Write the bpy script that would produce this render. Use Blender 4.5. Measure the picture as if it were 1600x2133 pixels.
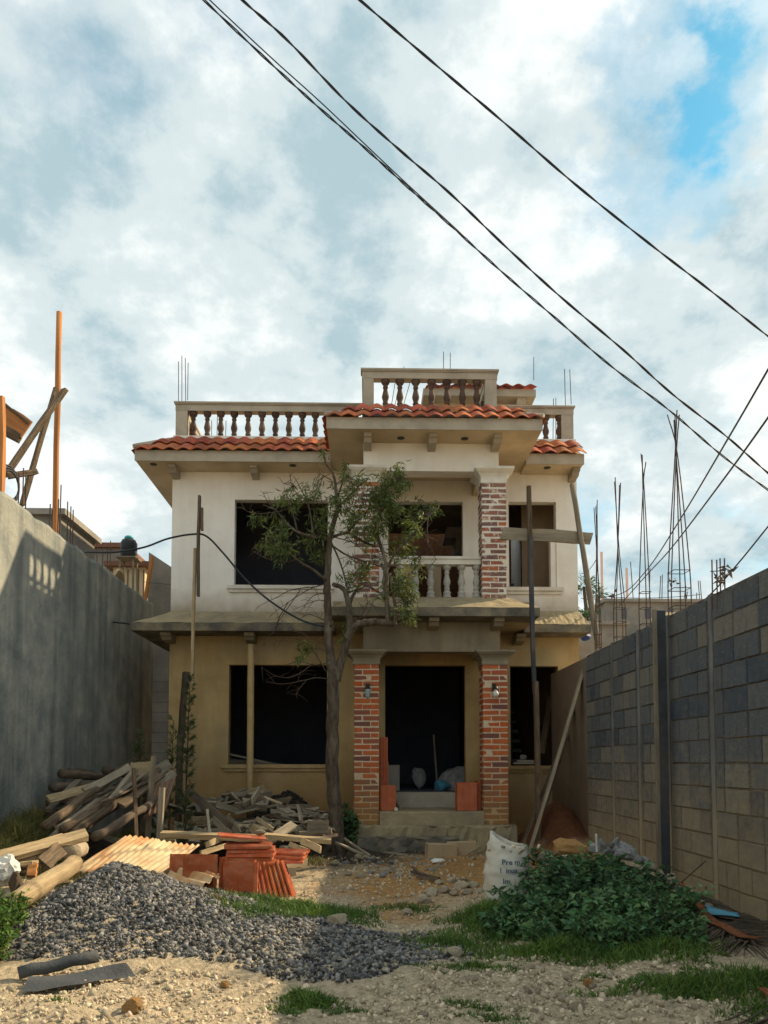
import bpy, bmesh, math, random
import numpy as np
from mathutils import Vector, Matrix
random.seed(7); rng = np.random.default_rng(7)
for o in list(bpy.data.objects): bpy.data.objects.remove(o)
scene = bpy.context.scene
COL = scene.collection

# ------------------------------------------------------------------ camera
F = 1600.0; YAW = math.radians(1.3); PIT = math.radians(3.1); CZ = 1.2
PPX = 800.0; PPY = 1590 - F*math.tan(PIT)
cam_d = bpy.data.cameras.new('camera'); cam = bpy.data.objects.new('camera', cam_d); COL.objects.link(cam)
cam_d.sensor_fit = 'HORIZONTAL'; cam_d.sensor_width = 36.0; cam_d.lens = 36.0*F/1600.0
cam_d.shift_x = 0.0; cam_d.shift_y = (PPY-1066.5)/1600.0
cam_d.clip_start = 0.1; cam_d.clip_end = 3000
cam.location = (0, 0, CZ); cam.rotation_euler = (math.pi/2+PIT, 0, -YAW)
scene.camera = cam

def ray(px, py):
    a = (px-PPX)/F; b = -(py-PPY)/F
    fy = math.cos(PIT)-b*math.sin(PIT); uz = math.sin(PIT)+b*math.cos(PIT)
    return a*math.cos(YAW)+fy*math.sin(YAW), -a*math.sin(YAW)+fy*math.cos(YAW), uz
def U(px, py, Y):                      # where a sight line meets the vertical plane at depth Y
    x, y, z = ray(px, py); t = Y/y
    return Vector((x*t, Y, CZ+z*t))
def G(px, py, zz=0.0):                 # where it meets the ground
    x, y, z = ray(px, py); t = (zz-CZ)/z
    return Vector((x*t, y*t, zz))
def WX(px, py, X):                     # where it meets the plane of a side wall
    x, y, z = ray(px, py); t = X/x
    return Vector((X, y*t, CZ+z*t))

# ------------------------------------------------------------------ light
SUN = Vector((0.735, 0.368, 0.57)).normalized()
EL = math.asin(SUN.z); AZ = math.atan2(SUN.x, SUN.y)
sd = bpy.data.lights.new('sun', 'SUN'); sun = bpy.data.objects.new('sun', sd); COL.objects.link(sun)
sd.energy = 4.5; sd.angle = math.radians(0.6); sd.color = (1.0, 0.80, 0.52)
sun.rotation_euler = (-SUN).to_track_quat('-Z', 'Y').to_euler(); sun.location = SUN*40

world = bpy.data.worlds.new('World'); scene.world = world; world.use_nodes = True
wt = world.node_tree; wt.nodes.clear()
def wn(t, **k):
    n = wt.nodes.new(t)
    for a, b in k.items(): setattr(n, a, b)
    return n
wl = wt.links.new
sky = wn('ShaderNodeTexSky', sky_type='NISHITA', sun_disc=False, sun_elevation=EL, sun_rotation=AZ, air_density=1.0, dust_density=0.8, ozone_density=0.35)
tc = wn('ShaderNodeTexCoord')
sep = wn('ShaderNodeSeparateXYZ'); wl(tc.outputs['Generated'], sep.inputs[0])
zc = wn('ShaderNodeMath', operation='MAXIMUM'); zc.inputs[1].default_value = 0.0; wl(sep.outputs['Z'], zc.inputs[0])
za = wn('ShaderNodeMath', operation='ADD'); za.inputs[1].default_value = 0.38; wl(zc.outputs[0], za.inputs[0])
dx = wn('ShaderNodeMath', operation='DIVIDE'); wl(sep.outputs['X'], dx.inputs[0]); wl(za.outputs[0], dx.inputs[1])
dy = wn('ShaderNodeMath', operation='DIVIDE'); wl(sep.outputs['Y'], dy.inputs[0]); wl(za.outputs[0], dy.inputs[1])
cmb = wn('ShaderNodeCombineXYZ'); wl(dx.outputs[0], cmb.inputs[0]); wl(dy.outputs[0], cmb.inputs[1]); cmb.inputs[2].default_value = 3.1
def wnoise(scale, detail, rough, dist, off):
    m = wn('ShaderNodeMapping'); m.inputs['Location'].default_value = off; wl(cmb.outputs[0], m.inputs['Vector'])
    n = wn('ShaderNodeTexNoise'); n.inputs['Scale'].default_value = scale; n.inputs['Detail'].default_value = detail
    n.inputs['Roughness'].default_value = rough; n.inputs['Distortion'].default_value = dist
    wl(m.outputs[0], n.inputs['Vector']); return n
def wramp(src, stops):
    r = wn('ShaderNodeValToRGB'); e = r.color_ramp.elements
    while len(e) < len(stops): e.new(0.5)
    for i, (p, c) in enumerate(stops): e[i].position = p; e[i].color = (*c, 1)
    r.color_ramp.interpolation = 'EASE'
    wl(src, r.inputs[0]); return r
n1 = wnoise(2.6, 11, 0.62, 0.0, (1.3, 0.4, 0)); n2 = wnoise(4.2, 13, 0.62, 0.0, (4.7, 2.9, 5)); n3 = wnoise(9.0, 8, 0.6, 0.0, (0.3, 7.1, 2))
shade = wramp(n2.outputs['Fac'], [(0.35, (3.0, 4.0, 4.35)), (0.48, (4.7, 5.35, 5.45)), (0.60, (6.5, 6.8, 6.65))])
# the one clear gap in the cloud, high on the right
gdir = Vector(ray(1430, 190)).normalized()
vm = wn('ShaderNodeVectorMath', operation='NORMALIZE'); wl(tc.outputs['Generated'], vm.inputs[0])
sub = wn('ShaderNodeVectorMath', operation='SUBTRACT'); wl(vm.outputs[0], sub.inputs[0]); sub.inputs[1].default_value = gdir
scl = wn('ShaderNodeVectorMath', operation='MULTIPLY'); 
wob = wn('ShaderNodeVectorMath', operation='MULTIPLY_ADD'); wl(n3.outputs['Color'], wob.inputs[0]); wob.inputs[1].default_value = (0.26, 0.26, 0.26); wl(sub.outputs[0], wob.inputs[2])
wo2 = wn('ShaderNodeVectorMath', operation='ADD'); wl(wob.outputs[0], wo2.inputs[0]); wo2.inputs[1].default_value = (-0.13, -0.13, -0.13)
wl(wo2.outputs[0], scl.inputs[0]); scl.inputs[1].default_value = (1.25, 0.55, 0.50)
ln = wn('ShaderNodeVectorMath', operation='LENGTH'); wl(scl.outputs[0], ln.inputs[0])
gap = wn('ShaderNodeMapRange'); wl(ln.outputs['Value'], gap.inputs['Value'])
gap.inputs['From Min'].default_value = 0.0; gap.inputs['From Max'].default_value = 0.14; gap.inputs['To Min'].default_value = 0.40; gap.inputs['To Max'].default_value = 0.0
gs = wn('ShaderNodeMath', operation='SUBTRACT'); wl(n1.outputs['Fac'], gs.inputs[0]); wl(gap.outputs[0], gs.inputs[1])
cover = wramp(gs.outputs[0], [(0.13, (0, 0, 0)), (0.30, (0.62, 0.62, 0.62)), (0.46, (1, 1, 1))])
mix = wn('ShaderNodeMix', data_type='RGBA'); tint = wn('ShaderNodeMix', data_type='RGBA', blend_type='MULTIPLY'); tint.inputs[0].default_value = 1.0; wl(sky.outputs[0], tint.inputs[6]); tint.inputs[7].default_value = (0.45, 1.12, 1.12, 1)
wl(cover.outputs[0], mix.inputs[0]); wl(tint.outputs[2], mix.inputs[6]); wl(shade.outputs[0], mix.inputs[7])
bg = wn('ShaderNodeBackground'); bg.inputs['Strength'].default_value = 0.10; wl(mix.outputs[2], bg.inputs['Color'])
wo = wn('ShaderNodeOutputWorld'); wl(bg.outputs[0], wo.inputs[0])

scene.view_settings.view_transform = 'Standard'; scene.view_settings.look = 'None'
scene.view_settings.exposure = 0.64; scene.view_settings.gamma = 1.0; scene.view_settings.use_curve_mapping = False
scene.render.engine = 'CYCLES'
try: scene.cycles.max_bounces = 10; scene.cycles.diffuse_bounces = 7
except Exception: pass

# ------------------------------------------------------------------ materials
MATS = {}
def mat(name, c1, c2=None, scale=4.0, rough=0.9, bump=0.3, bscale=None, objvar=0.0, stretch=(1, 1, 1), attr=0.0, c3=None, c3scale=1.2, c3amt=0.5,
        palette=None, smear=None, dirt=None, metal=0.0, spec=0.25, detail=7, hue=0.0, transl=0.0, coord='Object', streak=None, bdist=0.02):
    """c1/c2 mixed by fine noise, c3 laid over in large blotches; palette picks one colour per object; dirt = (z0, z1, colour) mud splashed up from the ground"""
    m = bpy.data.materials.new(name); m.use_nodes = True; t = m.node_tree; N = t.nodes; L = t.links.new
    b = N['Principled BSDF']; b.inputs['Roughness'].default_value = rough; b.inputs['Metallic'].default_value = metal
    b.inputs['Specular IOR Level'].default_value = spec
    tcn = N.new('ShaderNodeTexCoord'); mp = N.new('ShaderNodeMapping'); mp.inputs['Scale'].default_value = stretch
    oi = N.new('ShaderNodeObjectInfo')
    L(tcn.outputs[coord], mp.inputs['Vector'])
    cx = N.new('ShaderNodeVectorMath'); cx.operation = 'SCALE'; cx.inputs['Scale'].default_value = 37.0
    cc = N.new('ShaderNodeCombineXYZ'); L(oi.outputs['Random'], cc.inputs[0]); L(oi.outputs['Random'], cc.inputs[1]); L(cc.outputs[0], cx.inputs[0])
    ad = N.new('ShaderNodeVectorMath'); ad.operation = 'ADD'; L(mp.outputs[0], ad.inputs[0]); L(cx.outputs[0], ad.inputs[1])
    V = ad.outputs[0] if coord == 'Object' else mp.outputs[0]
    def noise(sc, det=7, ro=0.6, vec=None):
        n = N.new('ShaderNodeTexNoise'); n.inputs['Scale'].default_value = sc; n.inputs['Detail'].default_value = det; n.inputs['Roughness'].default_value = ro
        L(vec or V, n.inputs['Vector']); return n.outputs['Fac']
    def ramp(src, a, c):
        r = N.new('ShaderNodeMapRange'); r.inputs['From Min'].default_value = a; r.inputs['From Max'].default_value = c; L(src, r.inputs['Value']); return r.outputs[0]
    def mixc(f, A, B):
        x = N.new('ShaderNodeMix'); x.data_type = 'RGBA'
        if isinstance(f, float): x.inputs[0].default_value = f
        else: L(f, x.inputs[0])
        for s, v in ((6, A), (7, B)):
            if isinstance(v, tuple): x.inputs[s].default_value = (*v, 1)
            else: L(v, x.inputs[s])
        return x.outputs[2]
    def mul(a, v):
        x = N.new('ShaderNodeMath'); x.operation = 'MULTIPLY'; L(a, x.inputs[0])
        if isinstance(v, (int, float)): x.inputs[1].default_value = v
        else: L(v, x.inputs[1])
        return x.outputs[0]
    c2 = c2 or tuple(v*0.7 for v in c1)
    if palette:
        r = N.new('ShaderNodeValToRGB'); e = r.color_ramp.elements; r.color_ramp.interpolation = 'CONSTANT'
        while len(e) < len(palette): e.new(0.5)
        for i, c in enumerate(palette): e[i].position = i/len(palette); e[i].color = (*c, 1)
        L(oi.outputs['Random'], r.inputs[0])
        dk = mixc(1.0, r.outputs[0], r.outputs[0]); 
        col = mixc(mul(ramp(noise(scale, detail), 0.35, 0.75), 0.55), r.outputs[0], c2)
    else:
        col = mixc(ramp(noise(scale, detail), 0.32, 0.68), c1, c2)
    if c3: col = mixc(mul(ramp(noise(c3scale, 5), 0.45, 0.68), c3amt), col, c3)
    if streak:                                   # rain streaks: noise drawn out in height
        ms = N.new('ShaderNodeMapping'); ms.inputs['Scale'].default_value = streak[1]; L(tcn.outputs[coord], ms.inputs['Vector'])
        col = mixc(mul(ramp(noise(1.0, 6, 0.6, ms.outputs[0]), 0.46, 0.72), streak[2]), col, streak[0])
    if smear: col = mixc(mul(ramp(noise(smear[1], 6, 0.7), smear[2], smear[2]+0.12), smear[3]), col, smear[0])
    if dirt:
        ge = N.new('ShaderNodeNewGeometry'); sp = N.new('ShaderNodeSeparateXYZ'); L(ge.outputs['Position'], sp.inputs[0])
        nz = N.new('ShaderNodeMath'); nz.operation = 'MULTIPLY_ADD'; L(noise(3.0), nz.inputs[0]); nz.inputs[1].default_value = -0.9*(dirt[1]-dirt[0]); L(sp.outputs['Z'], nz.inputs[2])
        col = mixc(mul(ramp(nz.outputs[0], dirt[1]-0.45*(dirt[1]-dirt[0]), dirt[0]-0.45*(dirt[1]-dirt[0])), dirt[3]), col, dirt[2])
    if objvar or attr or hue:
        hs = N.new('ShaderNodeHueSaturation'); L(col, hs.inputs['Color'])
        if attr:
            at = N.new('ShaderNodeAttribute'); at.attribute_name = 'var'; src = at.outputs['Fac']; am = attr
        else: src = oi.outputs['Random']; am = objvar
        r = N.new('ShaderNodeMapRange'); L(src, r.inputs['Value']); r.inputs['To Min'].default_value = 1-am; r.inputs['To Max'].default_value = 1+am
        L(r.outputs[0], hs.inputs['Value'])
        if hue:
            f2 = N.new('ShaderNodeMath'); f2.operation = 'FRACT'; L(mul(src, 7.31), f2.inputs[0])
            r2 = N.new('ShaderNodeMapRange'); L(f2.outputs[0], r2.inputs['Value']); r2.inputs['To Min'].default_value = 0.5-hue; r2.inputs['To Max'].default_value = 0.5+hue
            L(r2.outputs[0], hs.inputs['Hue'])
        col = hs.outputs[0]
    L(col, b.inputs['Base Color'])
    if bump:
        bp = N.new('ShaderNodeBump'); bp.inputs['Strength'].default_value = bump; bp.inputs['Distance'].default_value = bdist
        L(noise(bscale or scale*4, 6, 0.65), bp.inputs['Height']); L(bp.outputs[0], b.inputs['Normal'])
    if transl:
        tr = N.new('ShaderNodeBsdfTranslucent'); L(col, tr.inputs[0]); ms = N.new('ShaderNodeMixShader'); ms.inputs[0].default_value = transl
        L(b.outputs[0], ms.inputs[1]); L(tr.outputs[0], ms.inputs[2]); L(ms.outputs[0], N['Material Output'].inputs[0])
    MATS[name] = m; return m

mat('white_plaster', (0.85, 0.82, 0.76), (0.76, 0.72, 0.65), 1.6, 0.92, 0.35, 60, c3=(0.60, 0.53, 0.42), c3scale=0.8, c3amt=0.28, streak=((0.50, 0.43, 0.33), (5, 5, 0.45), 0.22), dirt=(3.5, 3.95, (0.30, 0.23, 0.15), 0.85))
mat('trim_white', (0.76, 0.73, 0.66), (0.60, 0.56, 0.48), 5, 0.9, 0.3, 40, c3=(0.42, 0.36, 0.27), c3scale=3, c3amt=0.4)
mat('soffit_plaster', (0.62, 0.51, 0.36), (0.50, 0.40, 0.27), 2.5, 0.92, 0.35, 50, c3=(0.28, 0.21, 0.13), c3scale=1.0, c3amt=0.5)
mat('tan_plaster', (0.56, 0.40, 0.19), (0.42, 0.29, 0.13), 2.4, 0.95, 0.8, 45, c3=(0.36, 0.31, 0.20), c3scale=0.9, c3amt=0.7, streak=((0.28, 0.20, 0.11), (4, 4, 0.5), 0.45), dirt=(0.5, 1.3, (0.26, 0.14, 0.05), 0.8))
mat('grey_render', (0.34, 0.29, 0.20), (0.24, 0.20, 0.14), 2.0, 0.95, 0.6, 40, c3=(0.18, 0.16, 0.12), c3scale=1.5, c3amt=0.6, streak=((0.16, 0.14, 0.10), (6, 6, 0.8), 0.6))
mat('rail_cement', (0.44, 0.39, 0.31), (0.35, 0.31, 0.25), 4.0, 0.95, 0.5, 70, c3=(0.26, 0.23, 0.18), c3scale=2.0, c3amt=0.5)
mat('raw_slab', (0.42, 0.34, 0.20), (0.30, 0.24, 0.15), 5.0, 0.95, 0.8, 30, c3=(0.17, 0.15, 0.12), c3scale=1.6, c3amt=0.6, bdist=0.03)
mat('slab_edge', (0.17, 0.15, 0.115), (0.085, 0.08, 0.07), 4.0, 0.95, 0.7, 30, c3=(0.34, 0.28, 0.17), c3scale=3, c3amt=0.6)
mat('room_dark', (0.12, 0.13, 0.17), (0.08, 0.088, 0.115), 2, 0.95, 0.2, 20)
mat('room_tan', (0.36, 0.28, 0.19), (0.25, 0.19, 0.13), 2, 0.95, 0.3, 25)
mat('room_grey', (0.40, 0.36, 0.30), (0.30, 0.27, 0.22), 3, 0.95, 0.3, 25)
BR = [(0.56, 0.14, 0.045), (0.46, 0.115, 0.05), (0.62, 0.17, 0.05), (0.28, 0.10, 0.07), (0.50, 0.15, 0.06), (0.19, 0.085, 0.07), (0.60, 0.13, 0.035), (0.36, 0.12, 0.07)]
mat('brick', BR[0], (0.22, 0.09, 0.06), 14, 0.92, 0.6, 60, palette=BR, dirt=(0.3, 1.25, (0.33, 0.19, 0.075), 0.92), smear=((0.62, 0.50, 0.36), 7, 0.66, 0.6))
BR2 = [(0.33, 0.14, 0.10), (0.24, 0.12, 0.10), (0.48, 0.15, 0.07), (0.20, 0.11, 0.10), (0.30, 0.16, 0.12), (0.38, 0.13, 0.08)]
mat('brick_smeared', BR2[0], (0.18, 0.10, 0.08), 14, 0.92, 0.6, 60, palette=BR2, smear=((0.70, 0.63, 0.53), 12, 0.53, 0.85))
mat('mortar', (0.74, 0.60, 0.43), (0.60, 0.47, 0.32), 20, 0.95, 0.6, 80, dirt=(0.3, 1.25, (0.46, 0.29, 0.12), 0.9))
mat('mortar_white', (0.80, 0.74, 0.65), (0.68, 0.62, 0.53), 20, 0.95, 0.6, 80)
mat('clay_tile', (0.50, 0.125, 0.045), (0.30, 0.072, 0.034), 11, 0.85, 0.5, 50, objvar=0.34, c3=(0.15, 0.07, 0.05), c3scale=7, c3amt=0.65, hue=0.014, smear=((0.46, 0.30, 0.20), 9, 0.62, 0.5))
mat('clay_new', (0.48, 0.115, 0.042), (0.33, 0.078, 0.032), 9, 0.88, 0.5, 70, objvar=0.25, c3=(0.56, 0.26, 0.15), c3scale=6, c3amt=0.5, hue=0.008, smear=((0.40, 0.27, 0.18), 8, 0.60, 0.55))
mat('clay_block', (0.47, 0.13, 0.06), (0.37, 0.10, 0.045), 9, 0.85, 0.4, 80, objvar=0.12, c3=(0.50, 0.20, 0.12), c3scale=5, c3amt=0.4)
mat('baluster_brown', (0.115, 0.068, 0.047), (0.062, 0.040, 0.032), 8, 0.8, 0.4, 50, objvar=0.25, c3=(0.20, 0.16, 0.11), c3scale=6, c3amt=0.35)
mat('baluster_grey', (0.43, 0.41, 0.36), (0.32, 0.31, 0.28), 8, 0.85, 0.4, 60, objvar=0.1)
mat('left_concrete', (0.40, 0.39, 0.33), (0.20, 0.215, 0.205), 3.0, 0.95, 1.0, 9, c3=(0.14, 0.155, 0.15), c3scale=0.45, c3amt=0.55, streak=((0.085, 0.10, 0.10), (3.2, 3.2, 0.28), 0.85), dirt=(0.3, 1.2, (0.12, 0.13, 0.12), 0.5), coord='Object')
CB = [(0.175, 0.19, 0.205), (0.13, 0.153, 0.18), (0.225, 0.228, 0.22), (0.09, 0.115, 0.15), (0.185, 0.197, 0.205), (0.145, 0.167, 0.19), (0.29, 0.275, 0.235), (0.16, 0.178, 0.198)]
mat('block', CB[0], (0.065, 0.068, 0.07), 11, 0.95, 1.0, 45, palette=CB, c3=(0.24, 0.205, 0.15), c3scale=2.2, c3amt=0.3, streak=((0.055, 0.055, 0.055), (7, 7, 0.8), 0.4), smear=((0.36, 0.33, 0.27), 7, 0.58, 0.6), dirt=(-0.2, 1.35, (0.56, 0.41, 0.22), 0.85))
mat('block_mortar', (0.17, 0.16, 0.14), (0.07, 0.068, 0.062), 10, 0.95, 0.7, 40, dirt=(0.0, 1.8, (0.36, 0.26, 0.14), 0.7))
mat('wall_plaster_dark', (0.24, 0.19, 0.13), (0.16, 0.13, 0.10), 2.0, 0.95, 0.6, 40, dirt=(0.2, 1.2, (0.16, 0.085, 0.04), 0.8))
mat('pilaster', (0.20, 0.205, 0.205), (0.12, 0.125, 0.13), 3, 0.95, 0.7, 40, streak=((0.06, 0.055, 0.05), (8, 8, 0.8), 0.6), dirt=(-0.2, 1.35, (0.55, 0.40, 0.21), 0.8))
mat('wood_grey', (0.33, 0.28, 0.20), (0.20, 0.165, 0.12), 5, 0.92, 0.5, 25, objvar=0.32, stretch=(6, 6, 0.9), c3=(0.13, 0.11, 0.09), c3scale=2, c3amt=0.4)
mat('wood_dark', (0.14, 0.105, 0.075), (0.075, 0.058, 0.044), 5, 0.92, 0.5, 25, objvar=0.3, stretch=(6, 6, 0.9))
mat('wood_pale', (0.58, 0.45, 0.27), (0.38, 0.275, 0.155), 6, 0.92, 0.7, 20, objvar=0.16, stretch=(8, 8, 0.8), c3=(0.26, 0.19, 0.115), c3scale=4, c3amt=0.6)
mat('wood_brown', (0.21, 0.15, 0.095), (0.09, 0.065, 0.045), 6, 0.92, 0.9, 20, objvar=0.3, stretch=(7, 7, 0.9), c3=(0.07, 0.055, 0.04), c3scale=3, c3amt=0.6)
mat('wood_orange', (0.50, 0.22, 0.075), (0.36, 0.15, 0.055), 3, 0.85, 0.3, 25, stretch=(7, 7, 0.6), c3=(0.28, 0.12, 0.05), c3scale=1.5, c3amt=0.4)
mat('bark', (0.15, 0.115, 0.082), (0.05, 0.04, 0.032), 9, 0.95, 1.0, 26, stretch=(3.0, 3.0, 0.8), c3=(0.30, 0.25, 0.18), c3scale=4, c3amt=0.5, bdist=0.04)
mat('twig', (0.12, 0.085, 0.062), (0.075, 0.055, 0.042), 8, 0.9, 0.3, 30, attr=0.2)
mat('leaf_tree', (0.15, 0.175, 0.036), (0.065, 0.105, 0.030), 3, 0.55, 0.0, attr=0.5, hue=0.035, transl=0.3, spec=0.4)
mat('leaf_bush', (0.09, 0.17, 0.058), (0.042, 0.10, 0.045), 3, 0.6, 0.0, attr=0.7, hue=0.035, transl=0.2, spec=0.3)
mat('leaf_weed', (0.095, 0.17, 0.028), (0.055, 0.12, 0.03), 3, 0.6, 0.0, attr=0.5, hue=0.03, transl=0.3)
mat('leaf_conifer', (0.07, 0.10, 0.035), (0.042, 0.068, 0.028), 3, 0.7, 0.0, attr=0.4, hue=0.02, transl=0.15)
mat('grass_blade', (0.12, 0.20, 0.036), (0.075, 0.14, 0.034), 3, 0.6, 0.0, attr=0.5, hue=0.03, transl=0.25)
mat('grass_dry', (0.20, 0.17, 0.055), (0.12, 0.13, 0.04), 3, 0.7, 0.0, attr=0.5, hue=0.03, transl=0.25)
mat('gravel', (0.155, 0.15, 0.145), (0.085, 0.09, 0.10), 30, 0.8, 0.3, 60, attr=0.85, hue=0.02, c3=(0.32, 0.28, 0.21), c3scale=25, c3amt=0.5)
mat('gravel_bed', (0.085, 0.088, 0.095), (0.04, 0.042, 0.048), 40, 0.95, 1.0, 60)
mat('pebble', (0.52, 0.435, 0.31), (0.36, 0.29, 0.20), 20, 0.9, 0.3, 60, attr=0.45, hue=0.015)
mat('stone', (0.46, 0.39, 0.28), (0.33, 0.275, 0.195), 6, 0.92, 0.8, 20, objvar=0.28, c3=(0.25, 0.20, 0.14), c3scale=4, c3amt=0.5, hue=0.01)
mat('stone_orange', (0.45, 0.255, 0.095), (0.33, 0.18, 0.07), 6, 0.92, 0.9, 18, objvar=0.15)
mat('stone_grey', (0.30, 0.295, 0.275), (0.20, 0.195, 0.185), 7, 0.92, 0.8, 20, objvar=0.25)
mat('sheet_metal', (0.58, 0.47, 0.30), (0.48, 0.36, 0.20), 5, 0.65, 0.2, 30, c3=(0.42, 0.16, 0.045), c3scale=3.2, c3amt=0.85, objvar=0.1, metal=0.15)
mat('sheet_rusty', (0.23, 0.15, 0.10), (0.14, 0.085, 0.06), 5, 0.8, 0.3, 30, c3=(0.25, 0.09, 0.04), c3scale=2, c3amt=0.6)
mat('rust_bar', (0.085, 0.06, 0.05), (0.05, 0.04, 0.037), 12, 0.8, 0.3, 60, c3=(0.20, 0.075, 0.035), c3scale=3, c3amt=0.5)
mat('steel_dark', (0.055, 0.06, 0.068), (0.03, 0.034, 0.04), 6, 0.7, 0.3, 30, c3=(0.16, 0.13, 0.10), c3scale=2, c3amt=0.4)
mat('rubber', (0.055, 0.062, 0.07), (0.035, 0.04, 0.046), 5, 0.75, 0.4, 40, c3=(0.13, 0.13, 0.12), c3scale=3, c3amt=0.4)
mat('cable_black', (0.03, 0.035, 0.04), (0.02, 0.024, 0.03), 5, 0.6, 0.0)
mat('sack_cloth', (0.66, 0.64, 0.56), (0.54, 0.52, 0.45), 6, 0.85, 0.5, 90, c3=(0.50, 0.43, 0.32), c3scale=4, c3amt=0.5, stretch=(1, 1, 2.5))
mat('sack_ink', (0.13, 0.17, 0.22), (0.05, 0.08, 0.12), 20, 0.9, 0.0)
mat('rag', (0.42, 0.42, 0.40), (0.27, 0.27, 0.27), 6, 0.9, 0.6, 25, c3=(0.12, 0.12, 0.13), c3scale=5, c3amt=0.6, objvar=0.2)
mat('plastic_blue', (0.10, 0.33, 0.44), (0.07, 0.24, 0.33), 6, 0.4, 0.2, 15)
mat('plastic_white', (0.72, 0.71, 0.66), (0.6, 0.59, 0.55), 6, 0.5, 0.2, 15)
mat('pvc', (0.66, 0.62, 0.52), (0.56, 0.52, 0.43), 6, 0.6, 0.1, 30)
mat('tank_black', (0.025, 0.028, 0.03), (0.018, 0.02, 0.022), 5, 0.5, 0.1, 20)
mat('tank_lid', (0.06, 0.36, 0.42), (0.05, 0.28, 0.33), 5, 0.45, 0.1, 20)
mat('frond_dry', (0.19, 0.145, 0.10), (0.11, 0.085, 0.065), 8, 0.9, 0.3, 40, attr=0.4)
mat('frond_spine', (0.33, 0.11, 0.035), (0.15, 0.055, 0.025), 22, 0.9, 0.8, 60, c3=(0.07, 0.045, 0.035), c3scale=6, c3amt=0.8)
mat('soil_dark', (0.045, 0.04, 0.036), (0.025, 0.022, 0.022), 12, 0.95, 1.0, 25, bdist=0.04)
mat('soil_red', (0.15, 0.065, 0.028), (0.10, 0.043, 0.02), 8, 0.95, 1.0, 25, bdist=0.04)
mat('lamp_metal', (0.02, 0.02, 0.02), (0.03, 0.028, 0.025), 9, 0.5, 0.2, 30)
mat('far_block', (0.30, 0.275, 0.235), (0.20, 0.185, 0.165), 2, 0.95, 0.4, 12, c3=(0.14, 0.13, 0.12), c3scale=1, c3amt=0.5, objvar=0.15)
mat('far_cream', (0.66, 0.55, 0.36), (0.52, 0.43, 0.28), 2, 0.95, 0.3, 12, objvar=0.1)
mat('far_roof', (0.23, 0.11, 0.07), (0.15, 0.08, 0.055), 3, 0.9, 0.3, 12)
mat('pole_pink', (0.78, 0.56, 0.46), (0.7, 0.48, 0.4), 3, 0.9, 0.1, 12)
mat('tarp_blue', (0.025, 0.065, 0.22), (0.02, 0.045, 0.15), 4, 0.5, 0.4, 12)
mat('bread_tan', (0.50, 0.38, 0.22), (0.38, 0.28, 0.16), 4, 0.9, 0.5, 15)
glass = bpy.data.materials.new('lamp_glass'); glass.use_nodes = True
gb = glass.node_tree.nodes['Principled BSDF']; gb.inputs['Base Color'].default_value = (0.42, 0.60, 0.58, 1); gb.inputs['Roughness'].default_value = 0.12; gb.inputs['Specular IOR Level'].default_value = 0.8
gb.inputs['Transmission Weight'].default_value = 0.45
MATS['lamp_glass'] = glass

# ground: trodden sand, ochre earth down the middle, dark damp earth round the tree
def ground_mat():
    m = bpy.data.materials.new('yard_earth'); m.use_nodes = True; t = m.node_tree; N = t.nodes; L = t.links.new
    b = N['Principled BSDF']; b.inputs['Roughness'].default_value = 0.95; b.inputs['Specular IOR Level'].default_value = 0.15
    tcn = N.new('ShaderNodeTexCoord')
    def noise(sc, det=8, ro=0.62):
        n = N.new('ShaderNodeTexNoise'); n.inputs['Scale'].default_value = sc; n.inputs['Detail'].default_value = det; n.inputs['Roughness'].default_value = ro; L(tcn.outputs['Object'], n.inputs['Vector']); return n.outputs['Fac']
    def rng_(src, a, c):
        r = N.new('ShaderNodeMapRange'); r.inputs['From Min'].default_value = a; r.inputs['From Max'].default_value = c; L(src, r.inputs['Value']); return r.outputs[0]
    def mixc(f, A, B):
        x = N.new('ShaderNodeMix'); x.data_type = 'RGBA'; L(f, x.inputs[0])
        for s, v in ((6, A), (7, B)):
            if isinstance(v, tuple): x.inputs[s].default_value = (*v, 1)
            else: L(v, x.inputs[s])
        return x.outputs[2]
    sand = mixc(rng_(noise(26), 0.35, 0.65), (0.50, 0.41, 0.28), (0.27, 0.215, 0.145))
    at = N.new('ShaderNodeAttribute'); at.attribute_name = 'earth'
    sp = N.new('ShaderNodeSeparateColor'); L(at.outputs['Color'], sp.inputs[0])
    def masked(ch, lo=0.25, hi=0.75):
        a = N.new('ShaderNodeMath'); a.operation = 'ADD'; L(sp.outputs[ch], a.inputs[0]); 
        s = N.new('ShaderNodeMath'); s.operation = 'MULTIPLY_ADD'; L(noise(2.6, 8, 0.7), s.inputs[0]); s.inputs[1].default_value = 1.3; s.inputs[2].default_value = -0.65; L(s.outputs[0], a.inputs[1])
        return rng_(a.outputs[0], lo, hi)
    ochre = mixc(rng_(noise(14), 0.3, 0.7), (0.42, 0.24, 0.085), (0.25, 0.135, 0.055))
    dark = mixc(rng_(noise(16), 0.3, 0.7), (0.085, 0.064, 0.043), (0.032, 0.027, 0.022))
    red = mixc(rng_(noise(12), 0.3, 0.7), (0.17, 0.068, 0.03), (0.10, 0.042, 0.022))
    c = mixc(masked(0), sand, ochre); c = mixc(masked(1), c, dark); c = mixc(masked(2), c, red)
    L(c, b.inputs['Base Color'])
    bp = N.new('ShaderNodeBump'); bp.inputs['Strength'].default_value = 0.9; bp.inputs['Distance'].default_value = 0.03; L(noise(34), bp.inputs['Height']); L(bp.outputs[0], b.inputs['Normal'])
    MATS['yard_earth'] = m
ground_mat()

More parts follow.
